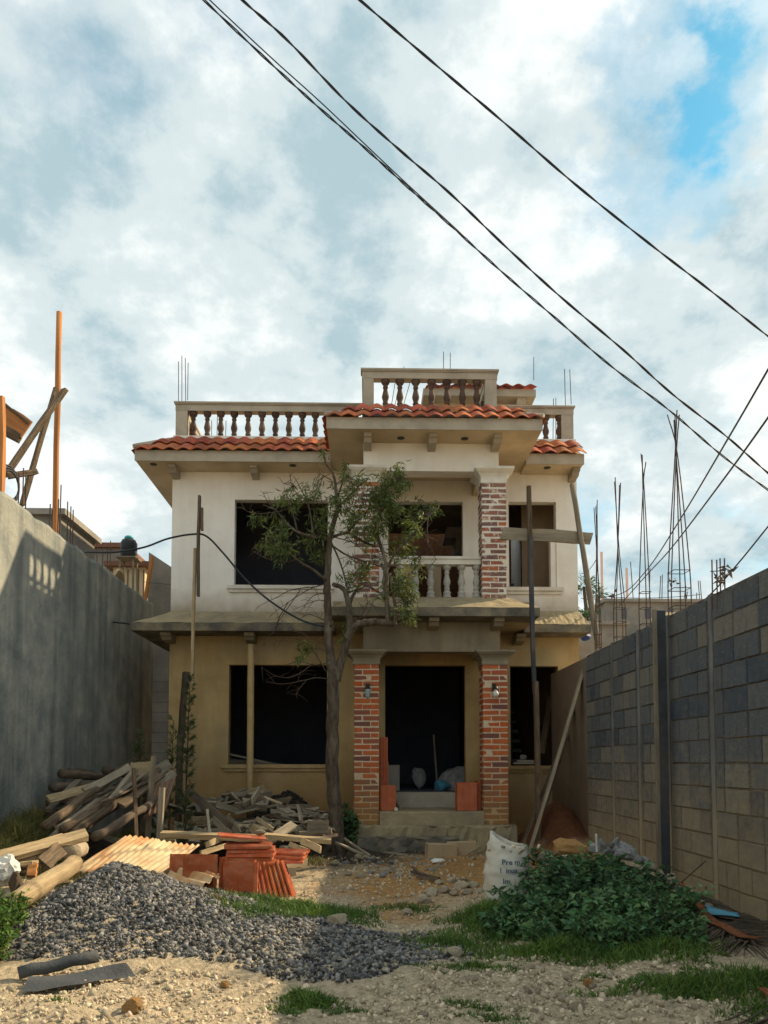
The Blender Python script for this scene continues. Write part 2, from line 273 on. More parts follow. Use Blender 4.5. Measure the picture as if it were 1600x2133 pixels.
# ------------------------------------------------------------------ mesh helpers
def link(o, parent=None):
    COL.objects.link(o)
    if parent is not None: o.parent = parent
    return o
def tag(o, label=None, cat=None, group=None, kind=None):
    if label: o['label'] = label
    if cat: o['category'] = cat
    if group: o['group'] = group
    if kind: o['kind'] = kind
    return o
def empty(name, loc=(0, 0, 0), rz=0.0):
    o = bpy.data.objects.new(name, None); o.empty_display_size = 0.1; o.location = loc; o.rotation_euler = (0, 0, rz); return link(o)
class MB:
    def __init__(s): s.v = []; s.f = []
    def add(s, vs, fs):
        k = len(s.v); s.v += [tuple(v) for v in vs]; s.f += [tuple(i+k for i in f) for f in fs]; return s
    def box(s, x0, x1, y0, y1, z0, z1):
        return s.add([(x, y, z) for x in (x0, x1) for y in (y0, y1) for z in (z0, z1)], [(0, 1, 3, 2), (4, 6, 7, 5), (0, 4, 5, 1), (2, 3, 7, 6), (0, 2, 6, 4), (1, 5, 7, 3)])
    def prism(s, pts, y0, y1, axis='y'):       # polygon (a,b) extruded along an axis
        n = len(pts)
        P = (lambda a, b, c: (a, c, b)) if axis == 'y' else ((lambda a, b, c: (c, a, b)) if axis == 'x' else (lambda a, b, c: (a, b, c)))
        vs = [P(a, b, y0) for a, b in pts]+[P(a, b, y1) for a, b in pts]
        return s.add(vs, [tuple(range(n)), tuple(range(2*n-1, n-1, -1))]+[(i, (i+1) % n, n+(i+1) % n, n+i) for i in range(n)])
    def tube(s, pts, rad, n=8, cap=True):
        pts = [Vector(p) for p in pts]; m = len(pts)
        if not isinstance(rad, (list, tuple)): rad = [rad]*m
        vs = []; d0 = None; u = None
        for i, p in enumerate(pts):
            d = (pts[min(i+1, m-1)]-pts[max(i-1, 0)]).normalized()
            if u is None:
                u = d.orthogonal().normalized()
            else:
                u = (u-d*u.dot(d)); u = u.normalized() if u.length > 1e-6 else d.orthogonal().normalized()
            w = d.cross(u)
            for k in range(n):
                a = 2*math.pi*k/n; vs.append(p+(u*math.cos(a)+w*math.sin(a))*rad[i])
        fs = [(i*n+k, i*n+(k+1) % n, (i+1)*n+(k+1) % n, (i+1)*n+k) for i in range(m-1) for k in range(n)]
        if cap: fs += [tuple(range(n-1, -1, -1)), tuple((m-1)*n+k for k in range(n))]
        return s.add(vs, fs)
    def lathe(s, prof, n=12, c=(0, 0, 0)):
        vs = [(c[0]+r*math.cos(2*math.pi*k/n), c[1]+r*math.sin(2*math.pi*k/n), c[2]+z) for r, z in prof for k in range(n)]
        m = len(prof)
        fs = [(i*n+k, i*n+(k+1) % n, (i+1)*n+(k+1) % n, (i+1)*n+k) for i in range(m-1) for k in range(n)]
        return s.add(vs, fs+[tuple(range(n-1, -1, -1)), tuple((m-1)*n+k for k in range(n))])
    def mesh(s, name, m, smooth=False):
        me = bpy.data.meshes.new(name); me.from_pydata(s.v, [], s.f); me.validate(); me.update()
        if m: me.materials.append(MATS[m])
        bm = bmesh.new(); bm.from_mesh(me); bmesh.ops.recalc_face_normals(bm, faces=bm.faces); bm.to_mesh(me); bm.free()
        if smooth: me.polygons.foreach_set('use_smooth', [True]*len(me.polygons))
        return me
    def build(s, name, m, parent=None, smooth=False, loc=None):
        o = bpy.data.objects.new(name, s.mesh(name, m, smooth))
        if loc: o.location = loc
        return link(o, parent)
def inst(name, me, parent=None, loc=(0, 0, 0), rot=(0, 0, 0), sc=(1, 1, 1)):
    o = bpy.data.objects.new(name, me); o.location = loc; o.rotation_euler = rot; o.scale = sc; return link(o, parent)
def np_mesh(name, V, Fc, m, var=None, parent=None, smooth=False):
    """mass geometry straight from arrays: V (n,3), Fc (k, 3 or 4)"""
    me = bpy.data.meshes.new(name); k = Fc.shape[1]
    me.vertices.add(len(V)); me.vertices.foreach_set('co', V.astype(np.float32).ravel())
    me.loops.add(Fc.size); me.loops.foreach_set('vertex_index', Fc.astype(np.int32).ravel())
    me.polygons.add(len(Fc)); me.polygons.foreach_set('loop_start', np.arange(0, Fc.size, k, dtype=np.int32)); me.polygons.foreach_set('loop_total', np.full(len(Fc), k, dtype=np.int32))
    if smooth: me.polygons.foreach_set('use_smooth', np.ones(len(Fc), dtype=bool))
    me.update(calc_edges=True); me.validate()
    if var is not None:
        a = me.attributes.new('var', 'FLOAT', 'POINT'); a.data.foreach_set('value', var.astype(np.float32))
    me.materials.append(MATS[m])
    return link(bpy.data.objects.new(name, me), parent)
def rand_dirs(n, down=0.0):
    d = rng.normal(size=(n, 3)); d[:, 2] -= down; return d/np.linalg.norm(d, axis=1)[:, None]
def leaf_arrays(P, D, Ln, Wd, curl=0.25):
    """lanceolate leaves, five corners each, folded along the midrib"""
    n = len(P); up = rand_dirs(n); S = np.cross(D, up); S /= np.linalg.norm(S, axis=1)[:, None]+1e-9; Nn = np.cross(S, D)
    Ln = np.broadcast_to(Ln, (n,))[:, None]; Wd = np.broadcast_to(Wd, (n,))[:, None]
    mid = P+D*Ln*0.45+Nn*Ln*0.06; tip = P+D*Ln-Nn*Ln*curl*0.5; l = mid+S*Wd*0.5+Nn*Wd*0.25; r = mid-S*Wd*0.5+Nn*Wd*0.25
    V = np.stack([P, l, mid, r, tip], 1).reshape(-1, 3)
    b = (np.arange(n)*5)[:, None]
    Fc = np.concatenate([b+np.array([[0, 2, 1]]), b+np.array([[0, 3, 2]]), b+np.array([[1, 2, 4]]), b+np.array([[2, 3, 4]])], 0)
    return V, Fc
ICO_V = None
def ico():
    global ICO_V, ICO_F
    if ICO_V is None:
        bm = bmesh.new(); bmesh.ops.create_icosphere(bm, subdivisions=1, radius=1.0)
        ICO_V = np.array([v.co[:] for v in bm.verts]); ICO_F = np.array([[v.index for v in f.verts] for f in bm.faces]); bm.free()
    return ICO_V, ICO_F
def stone_arrays(P, R, flat=0.65):
    v, f = ico(); n = len(P)
    q = rng.normal(size=(n, 4)); q /= np.linalg.norm(q, axis=1)[:, None]; a, b, c, d = q.T
    M = np.stack([1-2*(c*c+d*d), 2*(b*c-a*d), 2*(b*d+a*c), 2*(b*c+a*d), 1-2*(b*b+d*d), 2*(c*d-a*b), 2*(b*d-a*c), 2*(c*d+a*b), 1-2*(b*b+c*c)], 1).reshape(n, 3, 3)
    S = rng.uniform(0.55, 1.15, size=(n, 1, 3)); S[:, :, 2] *= flat
    W = v[None]*(1+rng.uniform(-0.36, 0.30, size=(n, len(v), 1)))*S
    W = np.einsum('nij,nkj->nki', M, W); 
    V = (P[:, None, :]+W*np.asarray(R).reshape(-1, 1, 1)).reshape(-1, 3)
    Fc = (f[None]+(np.arange(n)*len(v))[:, None, None]).reshape(-1, 3)
    return V, Fc
def rock_mesh(name, m, seed, sub=2, rough=0.28, flat=1.0):
    r = random.Random(seed); bm = bmesh.new(); bmesh.ops.create_icosphere(bm, subdivisions=sub, radius=1.0)
    planes = [(Vector((r.gauss(0, 1), r.gauss(0, 1), r.gauss(0, 1))).normalized(), r.uniform(0.55, 0.85)) for _ in range(9)]
    for v in bm.verts:
        p = v.co.copy()
        for n_, d_ in planes:
            k = p.dot(n_)-d_
            if k > 0: p -= n_*k
        v.co = p*(1+r.uniform(-rough, rough)*0.25); v.co.z *= flat
    me = bpy.data.meshes.new(name); bm.to_mesh(me); bm.free(); me.materials.append(MATS[m]); return me
def rot_to(d, roll=0.0):
    return (d.to_track_quat('Z', 'Y').to_matrix() @ Matrix.Rotation(roll, 3, 'Z')).to_euler()
def beam(name, p0, p1, w, t, m, parent=None, roll=0.0, jit=0.12, seg=5, seed=None, ends=True):
    """a sawn board from p0 to p1 with slightly wandering edges and uneven ends; local Z runs along it"""
    p0 = Vector(p0); p1 = Vector(p1); r = random.Random(seed if seed is not None else hash((round(p0.x, 3), round(p0.y, 3), round(p1.z, 3))) & 0xffff)
    L_ = (p1-p0).length; mb = MB(); vs = []; bx = r.uniform(-1, 1)*0.012*L_; by = r.uniform(-1, 1)*0.008*L_
    for i in range(seg+1):
        k = i/seg; bow = math.sin(k*math.pi); e = (r.uniform(-1, 1)*w*0.35 if ends and i in (0, seg) else 0)
        for (sx, sy) in ((-1, -1), (1, -1), (1, 1), (-1, 1)):
            vs.append((sx*w*0.5*(1+r.uniform(-jit, jit))+bx*bow, sy*t*0.5*(1+r.uniform(-jit, jit))+by*bow, k*L_+(e*sx*0.5 if i in (0, seg) else 0)))
    fs = [(i*4+k, i*4+(k+1) % 4, (i+1)*4+(k+1) % 4, (i+1)*4+k) for i in range(seg) for k in range(4)]+[(3, 2, 1, 0), tuple(seg*4+k for k in range(4))]
    mb.add(vs, fs); o = mb.build(name, m, parent); o.location = p0; o.rotation_euler = rot_to((p1-p0).normalized(), roll); return o
def log(name, p0, p1, r0, r1, m, parent=None, n=10, seg=7, seed=1, bend=0.02):
    r = random.Random(seed); p0 = Vector(p0); p1 = Vector(p1); L_ = (p1-p0).length
    pts = []; rad = []
    for i in range(seg+1):
        k = i/seg; pts.append((r.uniform(-1, 1)*bend*L_*0.3, r.uniform(-1, 1)*bend*L_*0.3, k*L_)); rad.append((r0+(r1-r0)*k)*(1+r.uniform(-0.07, 0.07)))
    o = MB().tube(pts, rad, n).build(name, m, parent, smooth=True); o.location = p0; o.rotation_euler = rot_to((p1-p0).normalized(), r.uniform(0, 6)); return o
def hang(a, b, sag, n=16):
    a = Vector(a); b = Vector(b); return [a.lerp(b, i/n)-Vector((0, 0, sag*4*(i/n)*(1-i/n))) for i in range(n+1)]
def spline(pts, k=6):
    """Catmull-Rom through the points"""
    P = [Vector(p) for p in pts]; P = [P[0]*2-P[1]]+P+[P[-1]*2-P[-2]]; out = []
    for i in range(1, len(P)-2):
        for j in range(k):
            t = j/k; out.append(0.5*((2*P[i])+(P[i+1]-P[i-1])*t+(2*P[i-1]-5*P[i]+4*P[i+1]-P[i+2])*t*t+(3*P[i]-P[i-1]-3*P[i+1]+P[i+2])*t**3))
    return out+[P[-2]]

# ------------------------------------------------------------------ ground
BUMPS = [  # cx, cy, height, rx, ry, sharp (1 cone-like, 2 gaussian)
    (-1.84, 5.72, 0.44, 0.70, 0.85, 1), (-0.9, 5.15, 0.05, 0.9, 0.6, 2), (2.0, 6.55, 0.34, 0.65, 0.70, 2), (2.65, 10.7, 0.62, 0.42, 0.7, 2), (2.9, 8.6, 0.22, 0.5, 1.3, 2),
    (-3.9, 8.9, 0.55, 0.75, 1.8, 2), (-1.4, 3.45, 0.09, 0.9, 0.36, 2), (-1.2, 11.75, 0.70, 0.62, 0.36, 2), (-1.7, 10.9, 0.42, 0.95, 0.6, 2), (-2.6, 3.9, 0.04, 0.8, 0.5, 2),
    (-0.4, 10.3, 0.12, 0.4, 0.35, 2), (2.2, 4.6, 0.05, 0.8, 0.6, 2), (2.75, 5.3, 0.10, 0.3, 0.6, 2), (-3.1, 6.6, 0.14, 0.6, 0.9, 2)]
def gz(x, y):
    x = np.asarray(x, float); y = np.asarray(y, float); z = np.zeros(np.broadcast(x, y).shape)
    for cx, cy, h, rx, ry, s in BUMPS:
        q = ((x-cx)/rx)**2+((y-cy)/ry)**2
        if s == 1:
            q = ((x-cx)/np.where(x < cx, 0.58, 0.86))**2+((y-cy)/ry)**2
            z = z+h*np.exp(-1.25*np.maximum(np.sqrt(q+0.02)-0.14, 0)**1.25)
        else: z = z+h*np.exp(-q)
    z = z+0.014*np.sin(3.1*x+1.7*y)+0.011*np.sin(7.3*x-4.1*y+1)+0.007*np.sin(13*x+11*y)+0.005*np.sin(23*x-17*y+2)
    return z
def gh(x, y): return float(gz(x, y))
def axis_(lo, hi, step, far):
    a = list(np.arange(lo, hi, step)); s = step
    while a[-1] < far: s *= 1.35; a.append(a[-1]+s)
    s = step
    while a[0] > -far: s *= 1.35; a.insert(0, a[0]-s)
    return np.array(a)
gx = axis_(-4.6, 4.0, 0.045, 900); gy = axis_(2.4, 12.6, 0.045, 900)
XX, YY = np.meshgrid(gx, gy); near = np.exp(-np.clip(np.maximum(np.abs(XX)-5, 0)+np.maximum(YY-14, 0)+np.maximum(1-YY, 0), 0, 50))
ZZ = gz(XX, YY)*near + rng.normal(0, 0.006, XX.shape)*near
V = np.stack([XX, YY, ZZ], -1).reshape(-1, 3); nx = len(gx); ny = len(gy)
ii, jj = np.meshgrid(np.arange(nx-1), np.arange(ny-1)); b0 = (jj*nx+ii).ravel()
ground = np_mesh('ground', V, np.stack([b0, b0+1, b0+nx+1, b0+nx], 1), 'yard_earth', smooth=True); ground['kind'] = 'structure'
def blob(cx, cy, rx, ry): return np.exp(-(((XX-cx)/rx)**2+((YY-cy)/ry)**2))
earth = np.stack([np.clip(1.0*blob(0.9, 9.0, 1.1, 1.3)+0.75*blob(0.3, 7.4, 0.9, 0.9)+0.8*blob(2.4, 9.2, 0.6, 1.2)+0.5*blob(0.35, 6.1, 0.5, 0.5), 0, 1),
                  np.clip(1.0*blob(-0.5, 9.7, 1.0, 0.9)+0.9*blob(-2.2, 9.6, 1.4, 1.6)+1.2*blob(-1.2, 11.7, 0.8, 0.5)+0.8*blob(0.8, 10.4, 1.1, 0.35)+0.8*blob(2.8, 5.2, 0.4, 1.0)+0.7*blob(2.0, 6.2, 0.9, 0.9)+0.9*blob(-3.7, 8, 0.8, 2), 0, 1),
                  np.clip(1.2*blob(2.6, 10.6, 0.7, 0.9), 0, 1), np.ones_like(XX)], -1)
ca = ground.data.color_attributes.new('earth', 'FLOAT_COLOR', 'POINT'); ca.data.foreach_set('color', earth.astype(np.float32).ravel())

# ------------------------------------------------------------------ the house
X0, X1, YW = -3.08, 3.36, 12.0
house = empty('house', (0, 12, 0.0))
tag(house, 'unfinished two storey house with clay tile eaves, brick columns and open windows', 'house')
HOFF = Vector((0, -12, 0))
def hp(name, mb, m, parent=None, smooth=False):        # a part of the house, modelled in world coordinates
    o = mb.build(name, m, parent or house, smooth)
    if parent is None: o.location = HOFF
    return o
def holed(x0, x1, z0, z1, y0, y1, holes):
    """wall slab with rectangular openings; only outside faces and reveals are made"""
    xs = sorted({x0, x1, *[h[0] for h in holes], *[h[1] for h in holes]}); zs = sorted({z0, z1, *[h[2] for h in holes], *[h[3] for h in holes]})
    solid = lambda i, j: 0 <= i < len(xs)-1 and 0 <= j < len(zs)-1 and not any(h[0] <= (xs[i]+xs[i+1])/2 <= h[1] and h[2] <= (zs[j]+zs[j+1])/2 <= h[3] for h in holes)
    mb = MB()
    for i in range(len(xs)-1):
        for j in range(len(zs)-1):
            if not solid(i, j): continue
            a, b, c, d = xs[i], xs[i+1], zs[j], zs[j+1]
            mb.add([(a, y0, c), (b, y0, c), (b, y0, d), (a, y0, d), (a, y1, c), (b, y1, c), (b, y1, d), (a, y1, d)], [(0, 1, 2, 3), (7, 6, 5, 4)])
            k = len(mb.v)-8
            for (di, dj, f) in ((-1, 0, (0, 3, 7, 4)), (1, 0, (1, 5, 6, 2)), (0, -1, (0, 4, 5, 1)), (0, 1, (3, 2, 6, 7))):
                if not solid(i+di, j+dj): mb.f.append(tuple(q+k for q in f))
    return mb
WU = (-2.09, -0.62, 3.99, 5.37); WL = (-2.15, -0.62, 1.18, 2.74); RU = (2.26, 3.02, 3.98, 5.37); RL = (2.26, 3.02, 1.16, 2.73)
DO = (0.29, 1.55, 0.75, 2.74); BO = (0.34, 1.53, 3.52, 5.36)
hp('lower_wall', holed(X0, X1, 0.0, 3.30, YW, YW+0.16, [WL, RL, DO]), 'tan_plaster')
hp('upper_wall', holed(X0+0.005, X1-0.003, 3.30, 6.40, YW+0.004, YW+0.156, [WU, RU, BO]), 'white_plaster')
# side and back walls, floors, ceilings and partitions
hp('side_wall', MB().box(X0, X0+0.15, YW+0.16, 17.0, 0, 3.30), 'tan_plaster'); hp('side_wall', MB().box(X0+0.005, X0+0.15, YW+0.16, 17.0, 3.302, 6.40), 'white_plaster')
hp('side_wall', MB().box(X1-0.15, X1, YW+0.16, 17.0, 0, 3.30), 'tan_plaster'); hp('side_wall', MB().box(X1-0.15, X1-0.005, YW+0.16, 17.0, 3.302, 6.40), 'white_plaster')
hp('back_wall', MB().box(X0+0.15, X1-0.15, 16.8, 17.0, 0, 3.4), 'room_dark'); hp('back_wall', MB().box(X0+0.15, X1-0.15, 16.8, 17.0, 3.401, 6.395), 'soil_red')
hp('back_wall', MB().box(0.2, X1-0.15, 16.8, 17.0, 6.396, 7.5).box(X1-0.149, X1-0.02, 15.2, 16.99, 6.41, 7.5), 'room_dark')  # unseen upstand added to block the sky through the roof opening
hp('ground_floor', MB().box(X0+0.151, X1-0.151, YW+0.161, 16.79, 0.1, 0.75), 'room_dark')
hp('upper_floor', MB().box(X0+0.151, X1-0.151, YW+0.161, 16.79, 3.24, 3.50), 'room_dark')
hp('roof_slab', MB().box(X0+0.151, X1-0.151, YW+0.161, 15.9, 6.02, 6.30).box(X0+0.151, 0.2, 15.901, 16.79, 6.02, 6.30), 'room_tan')  # rear opening added to let daylight into the upper hall
for xx in (-0.25, 2.08):  # partitions added to keep the rooms behind the openings dark
    hp('added_partition', MB().box(xx-0.06, xx+0.06, YW+0.17, 16.78, 0.752, 3.238), 'room_dark')
hp('added_partition', MB().box(-0.31, -0.19, YW+0.17, 16.78, 3.502, 6.018), 'room_dark')
hp('added_partition', MB().box(-2.9, -0.32, 14.4, 14.5, 3.502, 6.018), 'room_dark')
hp('added_partition', MB().box(1.72, 1.82, YW+0.17, 13.0, 3.502, 6.018), 'room_tan')
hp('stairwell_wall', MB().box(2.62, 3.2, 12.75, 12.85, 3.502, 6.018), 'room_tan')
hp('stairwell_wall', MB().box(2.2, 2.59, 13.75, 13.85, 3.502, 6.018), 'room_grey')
for k in range(6):
    y0 = 13.6-0.16*k
    hp('stair_step', MB().box(2.18, 2.62-0.02*(k % 2), y0-0.13, y0+0.03, 3.502, 3.50+0.15*(6-k)), 'room_grey')
hp('stair_flight', MB().prism([(U(px, py, 15.4).x, U(px, py, 15.4).z) for px, py in ((932, 1092), (985, 1092), (985, 1165), (950, 1150), (950, 1120), (926, 1120))], 15.4, 16.0), 'trim_white')
# lower right room: the flight of open treads behind the window
for k in range(9):
    hp('stair_tread', MB().box(2.16, 2.62, 12.75+0.16*k, 12.95+0.16*k, 1.22+0.17*k, 1.27+0.17*k), 'steel_dark')
# sills and drip mouldings
def sill(w, m, y=YW):
    o = hp('window_sill', MB().box(w[0]-0.10, w[1]+0.10, y-0.055, y+0.10, w[2]-0.055, w[2]+0.003).box(w[0]-0.07, w[1]+0.07, y-0.03, y-0.002, w[2]-0.105, w[2]-0.06), m); return o
sill(WU, 'trim_white'); sill(RU, 'trim_white'); sill(WL, 'tan_plaster'); sill(RL, 'tan_plaster')
hp('window_reveal', MB().box(2.93, 3.016, YW+0.02, YW+0.15, 3.995, 4.90), 'white_plaster')
hp('door_threshold', MB().box(0.20, 1.64, 11.86, 12.005, 0.48, 0.752), 'rail_cement')

# --- eaves, canopies and their tiles
def sloped(name, pts_eave, pts_top, m, parent=None):    # wedge between an eave line and a wall line: pts (x,y,z) front pair then back pair
    a, b = pts_eave; c, d = pts_top; zb = min(a[2], b[2])-0.003
    return hp(name, MB().add([a, b, d, c, (a[0], a[1], zb), (b[0], b[1], zb), (d[0], d[1], zb), (c[0], c[1], zb)], [(0, 1, 2, 3), (4, 7, 6, 5), (0, 4, 5, 1), (1, 5, 6, 2), (2, 6, 7, 3), (3, 7, 4, 0)]), m, parent)
def eave_box(name, x0, x1, y0, y1, z0, z1, m): return hp(name, MB().box(x0, x1, y0, y1, z0, z1), m)
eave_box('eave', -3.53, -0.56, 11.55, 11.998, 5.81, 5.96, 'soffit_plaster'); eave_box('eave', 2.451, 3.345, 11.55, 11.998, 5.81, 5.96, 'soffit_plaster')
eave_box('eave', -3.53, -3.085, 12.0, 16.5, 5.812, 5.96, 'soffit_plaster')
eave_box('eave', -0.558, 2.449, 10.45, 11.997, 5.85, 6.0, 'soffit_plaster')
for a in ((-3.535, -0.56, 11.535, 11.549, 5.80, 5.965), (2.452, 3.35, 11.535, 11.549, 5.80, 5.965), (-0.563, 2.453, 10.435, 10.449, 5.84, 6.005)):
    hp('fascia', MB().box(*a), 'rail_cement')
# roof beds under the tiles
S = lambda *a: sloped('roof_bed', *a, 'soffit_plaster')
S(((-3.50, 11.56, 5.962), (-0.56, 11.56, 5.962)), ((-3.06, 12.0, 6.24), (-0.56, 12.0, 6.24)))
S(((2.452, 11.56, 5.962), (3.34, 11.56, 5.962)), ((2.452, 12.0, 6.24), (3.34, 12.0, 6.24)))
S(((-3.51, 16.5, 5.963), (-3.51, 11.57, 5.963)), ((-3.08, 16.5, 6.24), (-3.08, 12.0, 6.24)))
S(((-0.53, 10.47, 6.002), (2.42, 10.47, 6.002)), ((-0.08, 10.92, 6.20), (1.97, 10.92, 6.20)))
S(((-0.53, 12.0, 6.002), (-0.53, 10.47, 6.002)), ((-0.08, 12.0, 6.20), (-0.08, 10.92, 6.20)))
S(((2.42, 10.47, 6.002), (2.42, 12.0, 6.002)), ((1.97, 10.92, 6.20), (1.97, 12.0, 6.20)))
def tile_mesh(w=0.205, ln=0.35, h=0.036, t=0.011, n=8, m='clay_tile'):
    mb = MB(); prof = []
    for i in range(n+1):
        u = i/n; prof.append((u*w*1.04, h*(0.5-0.5*math.cos(2*math.pi*u))**0.85))
    top = [(x, 0, z) for x, z in prof]+[(x, ln, z) for x, z in prof]
    bot = [(x, 0, z-t) for x, z in prof]+[(x, ln, z-t) for x, z in prof]
    k = n+1; mb.add(top, [(i, i+1, k+i+1, k+i) for i in range(n)]); mb.add(bot, [(i, k+i, k+i+1, i+1) for i in range(n)])
    mb.add([(x, 0, z) for x, z in prof]+[(x, 0, z-t) for x, z in prof], [(i, k+i, k+i+1, i+1) for i in range(n)])
    me = bpy.data.meshes.new('roof_tile'); me.from_pydata(mb.v, [], mb.f); me.update(); me.materials.append(MATS[m])
    me.polygons.foreach_set('use_smooth', [True]*len(me.polygons)); return me
TILE = tile_mesh()
def tile_roof(name, origin, along, up, width, rows, cut0=0.0, cut1=0.0, expo=0.27):
    """rows of tiles from the eave corner 'origin'; cut0/cut1: how far the hips eat in per metre up the slope"""
    roof = empty(name); roof.parent = house; roof.location = Vector(origin)+HOFF
    al = Vector(along).normalized(); u = Vector(up).normalized(); nrm = al.cross(u)
    R = Matrix((al, u, nrm)).transposed().to_euler(); w = 0.205
    n = int(round(width/w)); w2 = width/n
    for r in range(rows):
        for i in range(n):
            a = i*w2; s = r*expo; me = TILE; top = s+0.32
            p = al*a+u*(s-0.03)+nrm*(0.026+0.030*r+random.uniform(-0.003, 0.003))
            if (cut0 and a < cut0*top) or (cut1 and a+w2 > width-cut1*top):      # cut to the hip line
                bm = bmesh.new(); bm.from_mesh(TILE)
                for sg, ct, x_ in ((1, cut0, -a), (-1, cut1, width-a)):
                    if ct: bmesh.ops.bisect_plane(bm, geom=bm.verts[:]+bm.edges[:]+bm.faces[:], plane_co=((x_+sg*ct*(s-0.03))*w/w2, 0, 0), plane_no=(-sg, ct*w/w2, 0), clear_outer=True)
                if len(bm.faces) < 3: bm.free(); continue
                me = bpy.data.meshes.new('roof_tile'); bm.to_mesh(me); bm.free(); me.materials.append(MATS['clay_tile'])
            o = inst('tile', me, roof, p, R, (w2/w, 1, 1)); o.rotation_euler.z += random.uniform(-0.012, 0.012)
    return roof
def hip(p0, p1, r=0.05):
    pts = [Vector(p0).lerp(Vector(p1), i/6)+Vector((0, 0, 0.02+0.008*(i % 2))) for i in range(7)]
    return hp('hip_cap', MB().tube(pts, [r*(1+0.08*(-1)**i) for i in range(7)], 8), 'rail_cement', smooth=True)
upF = (0, 0.47, 0.33); upL = (0.47, 0, 0.33)
tile_roof('left_roof', (-3.53, 11.52, 5.955), (1, 0, 0), upF, 2.97, 2, 0.80, 0)
tile_roof('right_roof', (2.47, 11.52, 5.955), (1, 0, 0), upF, 0.90, 2, 0, 0)
tile_roof('left_side_roof', (-3.55, 14.9, 5.955), (0, -1, 0), upL, 3.36, 2, 0, 0.80)
up2 = (0, 0.46, 0.315)
tile_roof('porch_roof', (-0.565, 10.42, 5.995), (1, 0, 0), up2, 3.02, 2, 0.8, 0.8)
tile_roof('porch_side_roof', (-0.575, 11.95, 5.995), (0, -1, 0), (0.46, 0, 0.315), 1.52, 2, 0, 0.8)
tile_roof('porch_side_roof', (2.465, 10.43, 5.995), (0, 1, 0), (-0.46, 0, 0.315), 1.52, 2, 0.8, 0)
hip((-3.54, 11.52, 5.99), (-3.05, 12.0, 6.31), .04); hip((-0.57, 10.43, 6.02), (-0.08, 10.92, 6.28), 0.035); hip((2.46, 10.43, 6.02), (1.97, 10.92, 6.28), 0.035)
# bare lower canopies, sloped up to the wall
def canopy(x0, x1, y0, y1, z0, zt, xb0, xb1, zb):
    hp('canopy_edge', MB().box(x0, x1, y0, y1, z0, zt), 'slab_edge')
    n = 26; mb = MB(); r = random.Random(int(x0*100)); vs = []
    for j in range(5):
        k = j/4
        for i in range(n+1):
            u = i/n; x = (x0+0.01)*(1-k)+xb0*k; xe = (x1-0.01)*(1-k)+xb1*k
            vs.append((x+(xe-x)*u, y0+0.012+(y1-y0-0.012)*k+(r.uniform(-.008, .008) if j == 0 else 0), zt+0.003+(zb-zt)*k+(r.uniform(-0.012, 0.012) if 0 < j < 4 else r.uniform(-.002, .008))))
    mb.add(vs, [(j*(n+1)+i, j*(n+1)+i+1, (j+1)*(n+1)+i+1, (j+1)*(n+1)+i) for j in range(4) for i in range(n)])
    hp('canopy_slope', mb, 'raw_slab')
canopy(-3.54, -0.49, 11.50, 11.997, 3.19, 3.31, -3.06, -0.49, 3.57)
canopy(2.392, 3.41, 11.50, 11.997, 3.185, 3.305, 2.392, 3.36, 3.60)
canopy(-0.488, 2.39, 10.45, 10.92, 3.225, 3.345, -0.2, 2.05, 3.58)
hp('canopy_edge', MB().box(-3.54, -3.085, 12.0, 16.0, 3.19, 3.31), 'slab_edge')
hp('balcony_floor', MB().box(-0.485, 2.387, 10.921, 11.996, 3.226, 3.52), 'raw_slab')
# corbels
def corbel(x, y0, y1, z, w=0.11, m='rail_cement'):
    hp('corbel', MB().prism([(y0, z), (y1, z), (y1, z-0.125), (y0+0.10, z-0.105), (y0+0.05, z-0.06), (y0, z-0.05)], x-w/2, x+w/2, axis='x'), m)
for px in (362, 530): corbel(U(px, 970, 11.8).x, 11.66, 11.998, 5.809)
for px in (766, 901, 1035): corbel(U(px, 905, 10.7).x, 10.56, 10.92, 5.849)
corbel(3.27, 11.66, 11.998, 5.809)
for px in (350, 522): corbel(U(px, 1320, 11.8).x, 11.62, 11.998, 3.189, 0.15, 'grey_render')
for px in (735, 903, 1037): corbel(U(px, 1292, 10.7).x, 10.55, 10.92, 3.224, 0.14, 'grey_render')
corbel(U(1082, 1330, 11.8).x, 11.62, 11.998, 3.184, 0.14, 'grey_render')
for px, py, Y in ((320, 958, 11.7), (610, 958, 11.7), (835, 903, 10.75), (968, 905, 10.75), (1140, 965, 11.7)):       # round light boxes in the soffit
    c = U(px, py, Y); c.z = 5.809 if Y > 11 else 5.849
    hp('ceiling_box', MB().lathe([(0.055, -0.004), (0.055, 0.03)], 12, tuple(c)), 'lamp_metal')

